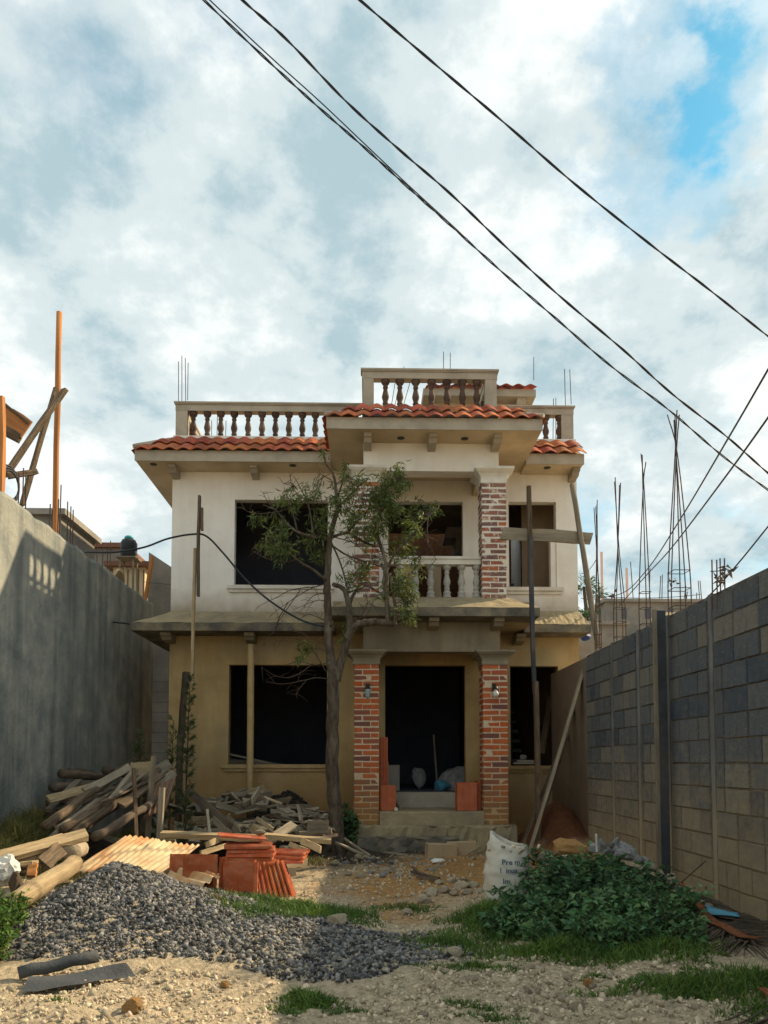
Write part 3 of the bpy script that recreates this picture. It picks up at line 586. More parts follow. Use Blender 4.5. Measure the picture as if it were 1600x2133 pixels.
# --- porch beams and columns
hp('porch_beam', MB().box(-0.05, 1.92, 10.93, 11.18, 5.44, 5.849), 'white_plaster'); hp('porch_beam', MB().box(-0.05, 1.92, 10.93, 11.18, 2.80, 3.224), 'grey_render')
for (x0, x1) in ((-0.046, 0.20), (1.67, 1.916)):
    hp('side_beam', MB().box(x0, x1, 11.181, 11.995, 5.45, 5.848), 'soffit_plaster'); hp('side_beam', MB().box(x0, x1, 11.181, 11.995, 2.81, 3.222), 'grey_render')
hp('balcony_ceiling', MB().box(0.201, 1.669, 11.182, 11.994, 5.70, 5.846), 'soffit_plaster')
BH = 0.0575; CO = 0.0795
def brick_mesh(sx, sy, m, seed):
    BH = 0.065 if m == 'brick' else 0.0575
    r = random.Random(seed); bm = bmesh.new(); bmesh.ops.create_cube(bm, size=1.0)
    for v in bm.verts: v.co = Vector((v.co.x*sx, v.co.y*sy, v.co.z*BH))*1.0+Vector((r.uniform(-.004, .004), r.uniform(-.003, .003), r.uniform(-.004, .004)))
    bmesh.ops.bevel(bm, geom=bm.edges[:], offset=0.005, segments=1, affect='EDGES')
    me = bpy.data.meshes.new('brick'); bm.to_mesh(me); bm.free(); me.materials.append(MATS[m]); return me
BRK = {m: [(brick_mesh(0.228, 0.115, m, i), brick_mesh(0.115, 0.228, m, i+9)) for i in range(4)] for m in ('brick', 'brick_smeared')}
def column(x, z0, z1, bm_, mm):
    col = hp('column', MB().box(x-0.1735, x+0.1735, 10.9065, 11.2535, z0, z1), mm)          # mortar core
    n = int((z1-z0)/CO); co = (z1-z0)/n; back = MB()
    for c in range(n):
        z = z0+co*(c+0.5); s = 1 if c % 2 else -1
        # pinwheel: a stretcher and a header to the front, the same turned about at the back
        for k, (dx_, dy_, ori) in enumerate(((-0.061*s, -0.1205, 0), (0.1205*s, -0.062, 1), (0.061*s, 0.1205, 0), (-0.1205*s, 0.062, 1))):
            px_ = x+dx_+random.uniform(-.003, .003); py_ = 11.08+dy_+random.uniform(-.003, .003)
            if k < 2:
                me = random.choice(BRK[bm_])[ori]
                inst('brick', me, col, (px_, py_, z), (random.uniform(-.01, .01), random.uniform(-.008, .008), random.uniform(-.01, .01)))
            else:
                sx, sy = (0.114, 0.0575) if ori == 0 else (0.0575, 0.114)
                back.box(px_-sx, px_+sx, py_-sy, py_+sy, z-BH/2, z+BH/2)
    b = back.build('rear_brickwork', bm_, col); b['kind'] = 'stuff'
    return col
def capital(x, zb, zt, m):
    mb = MB(); n = 7
    lv = [(0.19, zb-0.05), (0.19, zb), (0.185, zb+0.002), (0.195, zb+(zt-zb)*0.25), (0.225, zb+(zt-zb)*0.5), (0.262, zb+(zt-zb)*0.66), (0.262, zb+(zt-zb)*0.72), (0.275, zb+(zt-zb)*0.74), (0.285, zt-0.03), (0.285, zt)]
    vs = [(x+sx*h, 11.08+sy*h, z) for h, z in lv for sx, sy in ((-1, -1), (1, -1), (1, 1), (-1, 1))]
    fs = [(i*4+k, i*4+(k+1) % 4, (i+1)*4+(k+1) % 4, (i+1)*4+k) for i in range(len(lv)-1) for k in range(4)]+[(3, 2, 1, 0), tuple((len(lv)-1)*4+k for k in range(4))]
    hp('capital', mb.add(vs, fs), m)
for x in (0.0, 1.84):
    column(x, 0.32, 2.62, 'brick', 'mortar'); capital(x, 2.66, 2.815, 'grey_render')
    column(x, 3.56, 5.27, 'brick_smeared', 'mortar_white'); capital(x, 5.31, 5.475, 'trim_white')
# wall lamps on the lower columns
for x, px, broken in ((0.0, 766, 0), (1.84, 1030, 1)):
    c = U(px, 1440, 10.88); lamp = empty('wall_lamp', c+HOFF); lamp.parent = house
    MB().box(-0.03, 0.03, 0.0, 0.018, 0.01, 0.11).tube([(0, 0.0, 0.05), (0, -0.05, 0.085), (0, -0.09, 0.075), (0, -0.095, 0.05)], 0.008, 6).build('bracket', 'lamp_metal', lamp)
    MB().lathe([(0.012, 0.07), (0.03, 0.055), (0.042, 0.03), (0.044, 0.022)], 10, (0, -0.095, 0)).build('cap', 'lamp_metal', lamp, True)
    if not broken: MB().lathe([(0.040, 0.022), (0.042, 0.0), (0.034, -0.06), (0.022, -0.10), (0.006, -0.115)], 10, (0, -0.095, 0)).build('glass_shade', 'lamp_glass', lamp, True)
    else: MB().lathe([(0.018, 0.02), (0.022, 0.0), (0.042, -0.03), (0.046, -0.055), (0.036, -0.085), (0.01, -0.10)], 12, (0, -0.095, 0)).build('globe', 'plastic_white', lamp, True)
# balustrades
PROF = [(0.062, 0), (0.062, 0.035), (0.045, 0.04), (0.055, 0.06), (0.057, 0.085), (0.040, 0.105), (0.034, 0.115), (0.044, 0.125), (0.046, 0.14), (0.034, 0.155), (0.040, 0.18), (0.052, 0.215), (0.053, 0.24), (0.040, 0.29), (0.030, 0.335), (0.036, 0.35), (0.041, 0.36), (0.036, 0.375), (0.030, 0.385), (0.040, 0.40), (0.056, 0.42), (0.062, 0.43), (0.062, 0.47)]
def bal_mesh(h, m): return MB().lathe([(r, z*h/0.47) for r, z in PROF], 12).mesh('baluster', m, True)
BB = bal_mesh(0.50, 'baluster_brown'); BG = bal_mesh(0.49, 'baluster_grey')
def balustrade(name): 
    b = empty(name); b.parent = house; b.location = HOFF; return b
b = balustrade('balustrade')                                        # along the left half of the roof
def rail(p, x0, x1, y0, y1, z, m='rail_cement'):
    MB().box(x0, x1, y0, y1, z-0.14, z-0.045).box(x0-0.012, x1+0.012, y0-0.014, y1+0.014, z-0.043, z-0.028).box(x0-0.022, x1+0.022, y0-0.026, y1+0.026, z-0.026, z).build('rail', m, p)
rail(b, -3.05, -0.10, 12.02, 12.16, 6.955); MB().box(-3.045, -2.86, 12.022, 12.158, 6.36, 6.813).build('post', 'rail_cement', b)
for px in (403, 432, 460, 488, 517, 546, 574, 602, 630, 657): inst('baluster', BB, b, (U(px, 880, 12.09).x, 12.09, 6.315), (0, 0, random.uniform(0, 6)))
b = balustrade('balustrade')                                        # right end of the roof
rail(b, 2.05, 3.33, 12.02, 12.16, 6.95); MB().box(3.13, 3.325, 12.022, 12.158, 6.36, 6.808).build('post', 'rail_cement', b)
for px in (1137, 1165, 1109): inst('baluster', BB, b, (U(px, 890, 12.09).x, 12.09, 6.31), (0, 0, 1))
b = balustrade('balustrade')                                        # raised square over the porch
rail(b, -0.07, 1.91, 10.93, 11.07, 6.96)
for x0, x1 in ((-0.06, 0.10), (1.73, 1.90)): MB().box(x0, x1, 10.932, 11.068, 6.30, 6.818).build('post', 'rail_cement', b)
for px in (803, 833, 866, 899, 931, 963, 993): inst('baluster', BB, b, (U(px, 820, 11.0).x, 11.0, 6.325), (0, 0, random.uniform(0, 6)))
for xs, sx in ((-0.06, 1), (1.77, -1)):                             # its returns to the main roof
    MB().box(xs, xs+0.13, 11.071, 12.018, 6.82, 6.915).box(xs-0.015, xs+0.145, 11.072, 12.017, 6.917, 6.958).build('rail', 'rail_cement', b)
    for k in range(4): inst('baluster', BB, b, (xs+0.065, 11.24+k*0.21, 6.325), (0, 0, k))
hp('parapet_base', MB().box(-0.07, 1.92, 10.94, 11.06, 6.25, 6.33).box(-0.065, 0.06, 11.061, 12.0, 6.25, 6.33).box(1.77, 1.90, 11.061, 12.0, 6.25, 6.33), 'rail_cement')
hp('porch_roof_deck', MB().box(0.061, 1.769, 11.062, 11.99, 6.10, 6.26), 'room_grey')
b = balustrade('balustrade')                                        # side of the roof terrace, running back
MB().box(-3.045, -2.915, 12.161, 16.5, 6.815, 6.91).box(-3.06, -2.90, 12.187, 16.5, 6.912, 6.953).build('rail', 'rail_cement', b)
for k in range(12): inst('baluster', BB, b, (-2.98, 12.40+k*0.34, 6.315), (0, 0, k))
b = balustrade('balcony_balustrade')
MB().box(0.182, 1.658, 11.0, 11.14, 4.09, 4.165).box(0.182, 1.658, 10.985, 11.155, 4.167, 4.205).build('rail', 'trim_white', b)
for px in (803, 835, 866, 897, 931, 961, 992): inst('baluster', BG, b, (U(px, 1200, 11.07).x, 11.07, 3.60), (0, 0, random.uniform(0, 6)))
MB().box(0.182, 1.658, 11.005, 11.135, 3.52, 3.605).build('curb', 'raw_slab', b)
# stair hut on the roof with its strip of tiles
hp('roof_hut_wall', MB().box(1.10, 2.70, 12.9, 14.6, 6.30, 7.40), 'soffit_plaster'); hp('roof_hut_wall', MB().prism([(12.62, 7.40), (14.9, 7.40), (14.9, 7.52), (12.62, 7.52)], 0.95, 2.86, axis='x'), 'rail_cement')
tile_roof('hut_roof', (1.0, 12.58, 7.525), (1, 0, 0), (0, 0.45, 0.16), 1.85, 1)
tile_roof('hut_roof', (1.0, 12.85, 7.62), (1, 0, 0), (0, 0.45, 0.16), 1.85, 1)
hp('corbel', MB().prism([(12.66, 7.398), (12.899, 7.398), (12.899, 7.22), (12.8, 7.24), (12.7, 7.31)], 2.55, 2.70, axis='x'), 'rail_cement')
# starter bars sticking out of the roof
def bars(pxs, y0, y1, Y, parent=house, r=0.006):
    for p0, p1 in pxs:
        a = U(p0, y0+random.uniform(-3, 3), Y); c = U(p1, y1+random.uniform(-12, 12), Y+random.uniform(-.05, .05))
        hp('rebar', MB().tube([a, c], r, 5), 'rust_bar')
bars([(372, 372), (379, 379), (387, 386), (391, 392)], 836, 748, 12.1); bars([(1178, 1176), (1190, 1187)], 845, 760, 12.1)
bars([(924, 924), (938, 938)], 780, 738, 12.8); bars([(814, 828), (820, 842), (838, 862)], 855, 765, 12.9); bars([(1112, 1112)], 790, 748, 13.2)
bars([(430, 431), (441, 441), (452, 453), (470, 471)], 915, 865, 12.6); bars([(1152, 1153), (1158, 1158)], 925, 840, 12.6)
# porch floor and steps
def rough_block(mb, x0, x1, y0, y1, z0, z1, seed, amp=0.02, nx_=14):
    r = random.Random(seed); rows = [(y1, z0), (y0, z0), (y0, z0+(z1-z0)*0.5), (y0+0.012, z1-0.02), (y0+0.03, z1), (y0+(y1-y0)*0.5, z1), (y1, z1)]
    vs = []
    for i in range(nx_+1):
        for k, (y, z) in enumerate(rows):
            a = 0 if k in (0, 6) else amp
            vs.append((x0+(x1-x0)*i/nx_, y+r.uniform(-a, a), z+r.uniform(-a, a)*0.6))
    m_ = len(rows); fs = [(i*m_+k, i*m_+k+1, (i+1)*m_+k+1, (i+1)*m_+k) for i in range(nx_) for k in range(m_-1)]+[tuple(range(m_)), tuple(nx_*m_+k for k in range(m_-1, -1, -1))]
    return mb.add(vs, fs)
hp('porch_floor', rough_block(MB(), 0.185, 1.66, 10.86, 11.855, 0.1, 0.52, 3, 0.006), 'raw_slab')
hp('porch_floor', MB().box(-0.2, 0.183, 11.27, 11.99, 0.0, 0.515).box(1.662, 2.05, 11.27, 11.99, 0.0, 0.515), 'raw_slab')
hp('entry_step', rough_block(MB(), -0.24, 2.08, 10.62, 10.855, -0.05, 0.335, 5, 0.03, 34), 'raw_slab')
hp('entry_step', rough_block(MB(), -0.20, 2.06, 10.856, 11.26, -0.05, 0.325, 6, 0.004), 'slab_edge')
hp('foundation', rough_block(MB(), -0.12, 1.25, 10.42, 10.60, -0.05, 0.20, 9, 0.035, 16), 'slab_edge')

# ------------------------------------------------------------------ right boundary wall of concrete blocks
RX = 2.90; RT = 2.63
rw = empty('block_wall', (RX, 8, 0)); tag(rw, 'grey concrete block wall with rusty bars on top along the right side', 'wall')
RO = Vector((-RX, -8, 0))
def rp(name, mb, m, smooth=False): o = mb.build(name, m, rw, smooth); o.location = RO; return o
rp('mortar_core', MB().box(RX+0.012, RX+0.15, 1.0, 10.05, -0.3, RT-0.012), 'block_mortar')
rp('plastered_end', MB().box(RX+0.004, RX+0.15, 10.051, 11.99, -0.3, RT-0.03), 'wall_plaster_dark')
BKM = []
for i in range(5):
    r = random.Random(40+i); bm = bmesh.new(); bmesh.ops.create_cube(bm, size=1.0)
    for v in bm.verts: v.co = Vector((v.co.x*0.06, v.co.y, v.co.z))+Vector((r.uniform(-.002, .002), 0, 0))
    bmesh.ops.bevel(bm, geom=[e for e in bm.edges if all(v.co.x < 0 for v in e.verts)], offset=0.006, segments=1, affect='EDGES')
    me = bpy.data.meshes.new('block'); bm.to_mesh(me); bm.free(); me.materials.append(MATS['block']); BKM.append(me)
PIL = [6.38, 7.32, 8.12, 9.0]                 # thin cast posts that break the coursing
def blocks_row(z, y0, y1, c):
    y = y0+0.012; first = 0.19 if c % 2 else 0.39
    k = 0
    while y < y1-0.05:
        ln = first if k == 0 else random.choice([0.39, 0.39, 0.39, 0.19]); k += 1
        e = min(y+ln, y1-0.012)
        if y1-0.012-e < 0.07: e = y1-0.012
        inst('block', random.choice(BKM), rw, (RX+0.030+random.uniform(-.005, .004)-RX, (y+e)/2-8, z+0.0), (random.uniform(-.012, .012), random.uniform(-.012, .012), random.uniform(-.012, .012)), (1, e-y-random.uniform(0, .008), random.uniform(.178, .19)))
        y = e+0.014
ed = [4.75]+PIL+[10.05]
for c in range(13):
    z = 0.10+0.2*c
    for a, b_ in zip(ed[:-1], ed[1:]): blocks_row(z, a+(0.05 if a != ed[0] else 0), b_-(0.05 if b_ != 10.05 else 0), c)
far = MB()
for c in range(13):
    y = 1.02
    while y < 4.7:
        far.box(RX+0.002, RX+0.03, y, min(y+0.39, 4.74), 0.01+0.2*c, 0.196+0.2*c); y += 0.404
rp('near_blocks', far, 'block')['kind'] = 'stuff'
for i, y in enumerate(PIL):
    n = 14; mb = MB(); r = random.Random(i); w = 0.034
    vs = [(RX+0.004+r.uniform(-.004, .004), y+sy*w*(1+r.uniform(-.15, .15)), -0.1+(RT+0.1)*k/n) for k in range(n+1) for sy in (-1, 1)]
    vs += [(RX+0.1, y+sy*w, -0.1+(RT+0.1)*k/n) for k in range(n+1) for sy in (-1, 1)]
    m_ = 2*(n+1); fs = [(2*k, 2*k+1, 2*k+3, 2*k+2) for k in range(n)]+[(2*k, 2*k+2, m_+2*k+2, m_+2*k) for k in range(n)]+[(2*k+1, m_+2*k+1, m_+2*k+3, 2*k+3) for k in range(n)]+[(2*n, 2*n+1, m_+2*n+1, m_+2*n)]
    rp('pilaster', mb.add(vs, fs), 'pilaster')
def bar_cage(y, top, spread, pinch, n=4, ties=3, r=0.006, z0=RT-0.05, xo=0.07):
    """upright bars, tied with stirrups at the foot and bunched together higher up"""
    rr = random.Random(int(y*100)); c = Vector((RX+xo, y, 0)); mb_all = []
    for k in range(n):
        a = 2*math.pi*(k+0.5)/n; d = Vector((math.cos(a), math.sin(a), 0))
        pts = [c+d*spread+Vector((0, 0, z0)), c+d*spread*0.95+Vector((0, 0, z0+0.45)), c+d*spread*0.12+Vector((rr.uniform(-.01, .01), rr.uniform(-.01, .01), z0+(top-z0)*pinch)), c-d*spread*rr.uniform(0.1, 0.75)+Vector((0, 0, top-rr.uniform(0, .12)))]
        rp('rebar', MB().tube(spline(pts, 4), r, 5), 'rust_bar')
    for k in range(ties):
        z = z0+0.10+k*0.17; q = [c+Vector((sx*spread*.75, sy*spread*.75, z)) for sx, sy in ((-1, -1), (1, -1), (1, 1), (-1, 1), (-1, -1))]
        rp('stirrup', MB().tube(q, 0.004, 5), 'rust_bar')
bar_cage(9.72, 4.62, 0.045, 0.62); bar_cage(8.88, 4.62, 0.075, 0.55); bar_cage(8.05, 4.55, 0.065, 0.80, 3); bar_cage(7.16, 4.60, 0.105, 0.78, 5); 
for k, (px, py) in enumerate(((1483, 1166), (1493, 1166), (1500, 1163), (1509, 1163))):
    a = U(px+1, 1245-2*k, 6.18+.05*(k % 2)); rp('rebar', MB().tube([a-Vector((0, 0, .1)), U(px, py, a.y)], 0.006, 5), 'rust_bar')
rp('stirrup', MB().tube([U(1480, 1190, 6.17), U(1512, 1189, 6.17)], 0.004, 5), 'rust_bar')
# debris caught on the bars and wires
for i, (px, py, Y, s) in enumerate([(1503, 1207, 6.15, 0.035), (1512, 1190, 6.12, 0.04), (1498, 1210, 6.2, 0.03), (1402, 1212, 7.1, 0.028), (1276, 1240, 8.9, 0.04)]):
    dd_ = rand_dirs(9); pp_ = np.array(U(px, py, Y)+RO)+rng.normal(0, s*.5, (9, 3)); V_, F_ = leaf_arrays(pp_, dd_, s*1.6, s*.8, 1.2); np_mesh('dry_leaf_clump', V_, F_, 'frond_dry', np.repeat(rng.random(9), 5), rw)

# props standing in front of the right wall
t = empty('steel_post', G(1407, 1797)); t.location = (2.72, 7.2, 0.0)
tag(t, 'dark upright steel channel post standing against the block wall', 'post')
z0 = gh(2.78, 7.2)-0.03
MB().box(0.0, 0.035, -0.03, 0.0, z0, 2.66).build('flange', 'wood_grey', t); MB().box(0.036, 0.12, -0.03, 0.03, z0, 2.65).build('web', 'steel_dark', t)

# ------------------------------------------------------------------ left boundary wall
LX = -4.0
def ragged_wall(y0, y1, zt, seed, n=120):
    r = random.Random(seed); mb = MB(); vs = []
    for i in range(n+1):
        y = y0+(y1-y0)*i/n; t_ = zt+r.uniform(-.018, .012)+0.015*math.sin(i*0.7)
        vs += [(LX, y, -0.3), (LX+r.uniform(-.004, .004), y, t_-0.05), (LX-0.02, y, t_), (LX-0.14, y, t_-r.uniform(0, .02)), (LX-0.15, y, -0.3)]
    fs = [(5*i+k, 5*i+k+1, 5*i+k+6, 5*i+k+5) for i in range(n) for k in range(4)]+[(0, 1, 2, 3, 4), tuple(5*n+k for k in (4, 3, 2, 1, 0))]
    return mb.add(vs, fs)
lw = ragged_wall(2.0, 14.4, 4.19, 3).build('plastered_wall', 'left_concrete')
tag(lw, 'tall grey rendered wall with dark rain streaks along the left side', 'wall')
# things beyond the left wall
def ontop(px, py): return WX(px, py, LX-0.08)
p = ontop(134, 1122); o = log('timber_pole', (LX-0.20, p.y, 3.0), (LX-0.20, p.y-0.05, U(136, 655, p.y).z), 0.042, 0.036, 'wood_orange', seed=4, bend=0.004)
tag(o, 'tall thin orange timber pole rising above the left wall', 'pole')
Yb = 9.2
def bm2(name, a, b_, w, t, m, label, cat, Y0=Yb, Y1=None, roll=0.0):
    o = beam(name, U(*a, Y0), U(*b_, Y1 or Y0), w, t, m, roll=roll); tag(o, label, cat); return o
bm2('timber_brace', (12, 990), (136, 812), 0.115, 0.06, 'wood_brown', 'thick dark brown brace slanting up to the orange pole', 'timber', 9.35, 9.9)
bm2('timber_brace', (46, 1052), (117, 808), 0.07, 0.05, 'wood_brown', 'thin dark brace crossing behind the thick slanting brace', 'timber', 9.62, 9.95)
bm2('timber_crosspiece', (18, 992), (75, 983), 0.09, 0.06, 'wood_brown', 'short brown crosspiece nailed across the slanting braces', 'timber', 9.3, 9.55)
t = empty('timber_chute', U(5, 900, 8.9)); tag(t, 'rust brown timber box beam jutting in at the left edge above the wall', 'timber')
for (a, b_, w, tt, m, ro) in (((-40, 838), (56, 896), 0.055, 0.24, 'wood_orange', 0.0), ((-40, 872), (42, 914), 0.10, 0.09, 'wood_brown', 0.0), ((-45, 800), (60, 884), 0.10, 0.03, 'wood_dark', 0.0)):
    o = beam('board', U(*a, 8.9), U(*b_, 9.0), w, tt, m, roll=ro); o.parent = t; o.location = o.location-t.location
o = beam('timber_post', U(0, 1040, 8.5), U(2, 826, 8.5), 0.07, 0.07, 'wood_orange'); tag(o, 'orange timber post at the left edge on top of the wall', 'post')
mb = MB(); cc = U(18, 1005, 9.0)
for k in range(3): mb.tube([cc+Vector((0.05*math.sin(a+k*.2), 0.16*math.sin(a), 0.20*math.cos(a)-0.03*k))-cc for a in np.linspace(0, 2*math.pi, 19)], 0.012, 6, cap=False)
o = mb.build('hose_coil', 'cable_black', smooth=True, loc=cc); tag(o, 'coil of black hose hung on the timber at the left edge', 'hose')
for i, (px, y0, y1) in enumerate([(38, 1040, 985), (47, 1044, 975), (54, 1046, 990), (103, 1090, 1050), (108, 1094, 1062), (120, 1105, 1040), (124, 1108, 1010), (140, 1125, 1045), (146, 1128, 1055), (151, 1128, 1062)]):
    q = WX(px, y0, LX-0.12); o = MB().tube([(0, 0, -0.25), (random.uniform(-.01, .01), 0, U(px, y1, q.y).z-q.z)], 0.008, 5).build('rebar', 'rust_bar', loc=q)
    tag(o, 'thin rusty starter bar on the left wall '+('under the slanting braces' if i < 3 else 'just left of the orange pole' if i < 7 else 'just right of the orange pole'), 'rebar', 'starter bars along the left wall')
def hut(name, px0, px1, pyt, Y, depth, zb, m, label, cat='building', roofm=None, over=0.1):
    a = U(px0, pyt, Y); b_ = U(px1, pyt, Y); t = empty(name, (a.x, Y, zb)); tag(t, label, cat)
    w = b_.x-a.x; h = a.z-zb
    MB().box(0, w, 0, depth, 0, h-0.10).build('wall', m, t); MB().box(-over, w+over, -over, depth+over, h-0.099, h).build('roof', roofm or m, t)
    return t, w, h
t, w, h = hut('block_hut', 66, 128, 1062, 13.0, 1.6, 0, 'far_block', 'small grey block hut behind the left wall beside the orange pole')
t, w, h = hut('flat_roof_building', 150, 255, 1132, 17.0, 3.0, 0, 'far_block', 'low grey building with a dark flat roof behind the left wall', roofm='far_roof')
t, w, h = hut('cream_shed', 236, 302, 1172, 16.2, 2.5, 0, 'far_cream', 'cream shed with a rusty roof edge under the water tank', roofm='far_roof', over=0.15)
for k in range(6): MB().box(0.08+k*w/6, 0.10+k*w/6, -0.012, -0.001, 0.2, h-0.15).build('plank_joint', 'far_roof', t)
c = U(268, 1163, 15.4); t = empty('water_tank', (c.x, 15.4, 0)); tag(t, 'black plastic water tank with a turquoise lid on a stand', 'water tank')
zt = c.z; MB().lathe([(0.15, zt), (0.165, zt+.02), (0.165, zt+.13), (0.16, zt+.14), (0.165, zt+.15), (0.165, zt+.30), (0.13, zt+.37), (0.09, zt+.39)], 18).build('barrel', 'tank_black', t, True)
MB().lathe([(0.088, zt+.39), (0.09, zt+.43), (0.06, zt+.455), (0.01, zt+.46)], 16).build('lid', 'tank_lid', t, True)
for sx, sy in ((-1, -1), (1, -1), (1, 1), (-1, 1)): MB().tube([(sx*.19, sy*.19, 0), (sx*.13, sy*.13, zt)], 0.022, 6).build('leg', 'wood_grey', t)
MB().box(-.2, .2, -.2, .2, zt-.03, zt-.002).build('platform', 'wood_grey', t)
for i, px in enumerate((181, 190, 204, 214, 222, 230)):
    q = U(px, 1185, 15.0); o = MB().tube([(0, 0, -1.2), (random.uniform(-.03, .03), 0, 0.42+random.uniform(0, .15))], 0.008, 5).build('rebar', 'rust_bar', loc=q); tag(o, 'upright bar in the row left of the water tank', 'rebar', 'bars left of the water tank')
dw = empty('dark_block_wall', (-3.9, 15.2, 0)); tag(dw, 'dark block wall behind the gap beside the house', 'wall')
a = U(308, 1150, 15.2); b_ = U(356, 1185, 15.2)
MB().prism([(a.x+3.9, 0), (b_.x+4.0, 0), (b_.x+4.0, b_.z-.02), (a.x+3.92, a.z)], 0, 0.15).build('panel', 'far_block', dw)
for k in range(14): MB().box(a.x+3.9, b_.x+4.0, -0.004, 0.01, 0.2+0.2*k, 0.21+0.2*k).build('joint', 'room_dark', dw)
o = beam('timber_plank', U(302, 1254, 14.2), U(317, 1160, 14.2), 0.10, 0.05, 'wood_orange'); tag(o, 'short orange plank standing at the far end of the left wall', 'plank')
o = inst('cement_sack', rock_mesh('cement_sack', 'bread_tan', 91, 2, 0.1), None, U(257, 1203, 12.7)+Vector((-.08, 0, .04)), (0, .1, .3), (0.10, 0.30, 0.11)); tag(o, 'tan sack slumped on top of the left wall', 'sack')

# ------------------------------------------------------------------ far things on the right
t, w, h = hut('concrete_building', 1262, 1560, 1248, 24.0, 6, 0, 'far_block', 'weathered grey concrete building beyond the block wall')
for k in range(3): MB().box(0.5+k*0.75, 0.66+k*0.75, -0.02, -0.002, h-0.62, h-0.30).build('opening', 'room_dark', t)
MB().box(-.12, w+.12, -0.2, -0.101, h-1.45, h-1.38).build('ledge', 'steel_dark', t)
t, w, h = hut('low_shed', 1208, 1300, 1262, 21.5, 2, 0, 'far_block', 'low dark shed beyond the wall next to the house corner'); t.location.x = 6.1; t.scale = (1, 1, 0.92)
MB().prism([(0, h*.70), (w, h*.70), (w*.75, h*.86), (w*.3, h*.86)], -0.3, -0.05).build('tin_roof', 'far_block', t)
t, w, h = hut('pale_building', 1385, 1440, 1277, 22.5, 0.8, 0, 'far_cream', 'pale yellowish wall seen between the tied bars')
for px, pyt in ((1255, 1150), (1307, 1183)):
    q = U(px, 1262, 30); o = MB().tube([(0, 0, -7), (0, 0, U(px, pyt, 30).z-q.z)], 0.055, 8).build('pink_post', 'pole_pink', loc=q)
    tag(o, 'distant thin pink post, taller, near the house' if px == 1255 else 'distant thin pink post, shorter, behind the block wall', 'post')
for i, (px, y0, y1, Y) in enumerate([(1320, 1245, 1165, 24.1), (1352, 1245, 1178, 24.1), (1372, 1262, 1195, 24.1), (1378, 1262, 1192, 24.1), (1425, 1262, 1228, 24.1), (1432, 1262, 1235, 24.1), (1459, 1250, 1205, 24.1), (1463, 1250, 1205, 24.1), (1450, 1250, 1230, 24.1), (1421, 1258, 1216, 24.1)]):
    q = U(px, y0, Y+.3); o = MB().tube([(0, 0, -.3), (random.uniform(-.15, .15), 0, U(px, y1, Y).z-q.z)], 0.014, 5).build('rebar', 'rust_bar', loc=q); tag(o, 'distant starter bar on the roof beyond the block wall', 'rebar', 'starter bars on the far roof')
def palm(px, py, Y, r, label):
    c = U(px, py, Y); t = empty('palm_tree', (c.x, Y, 0)); tag(t, label, 'palm tree')
    MB().tube(spline([(0.5, 0, 0), (0.35, 0, c.z*.5), (0, 0, c.z)], 5), [0.07]*10+[0.05], 7).build('trunk', 'bark', t)
    n = 26; P = []; D = []
    for k in range(n):
        a = k*2.4; e = random.uniform(-.5, 1.1); d = np.array([math.cos(a)*math.cos(e), math.sin(a)*math.cos(e), math.sin(e)])
        for q in range(7): P.append(np.array([0, 0, c.z])+d*r*(0.15+q*.1)+rng.normal(0, .02*r, 3)); D.append(d+np.array([0, 0, -.1*q])+rng.normal(0, .25, 3))
    P = np.array(P); D = np.array(D); D /= np.linalg.norm(D, axis=1)[:, None]
    V_, F_ = leaf_arrays(P, D, r*0.5, r*0.07); np_mesh('crown', V_, F_, 'leaf_bush', np.repeat(rng.random(len(P)), 5), t)
palm(1216, 1222, 26, 0.55, 'small spiky palm right beside the house corner, upper one'); palm(1222, 1290, 24, 0.5, 'low leafy palm behind the house corner under the upper palm'); palm(1243, 1238, 29, 0.45, 'small palm behind the leaning pole')
o = inst('blue_tarp', rock_mesh('blue_tarp', 'tarp_blue', 12, 2, 0.3), None, U(1219, 1324, 12.6), (0, 0, .3), (0.12, 0.1, 0.10)); o.location.x = 3.62; tag(o, 'bundle of blue tarpaulin at the right house corner', 'tarpaulin')
MB().box(-.3, .3, -.3, .3, -2.1, -0.03).build('block_pier', 'far_block', None, loc=(3.72, 12.7, U(1219, 1338, 12.6).z)); bpy.data.objects['block_pier']['label'] = 'pale block pier under the blue tarpaulin behind the wall'; bpy.data.objects['block_pier']['category'] = 'pier'

# ------------------------------------------------------------------ cables overhead
def cable(name, pts, r, label, twist=0, m='cable_black'):
    P = spline(pts, 8); mb = MB()
    if twist:
        for ph in (0, math.pi):
            mb.tube([p+Vector((math.cos(i*0.9+ph)*twist*.5, 0, math.sin(i*0.9+ph)*twist)) for i, p in enumerate(P)], r, 5)
    else: mb.tube(P, r, 6)
    tag(mb.build(name, m, smooth=True), label, 'cable')
def trace(px, ya, yb): 
    n = len(px)-1; return [U(p[0], p[1], ya+(yb-ya)*i/n) for i, p in enumerate(px)]
cable('overhead_cable', trace([(330, -95), (425, 0), (560, 128), (660, 220), (760, 308), (850, 390), (945, 475), (1050, 570), (1160, 665), (1270, 760), (1395, 855), (1500, 945), (1600, 1020), (1700, 1090)], 8, 11), 0.008, 'lowest twisted black overhead cable running from top left to right', 0.013)
cable('overhead_cable', trace([(345, -90), (437, 0), (565, 120), (665, 210), (760, 300), (850, 385), (945, 472), (975, 500)], 8, 9.9), 0.008, 'slim black wire close above the lowest overhead cable')
cable('overhead_cable', trace([(410, -90), (505, 0), (600, 85), (720, 210), (830, 310), (940, 405), (1055, 515), (1170, 620), (1300, 730), (1400, 820), (1515, 910), (1600, 985), (1700, 1065)], 8, 11), 0.009, 'middle black overhead cable from top left to right', 0.012)
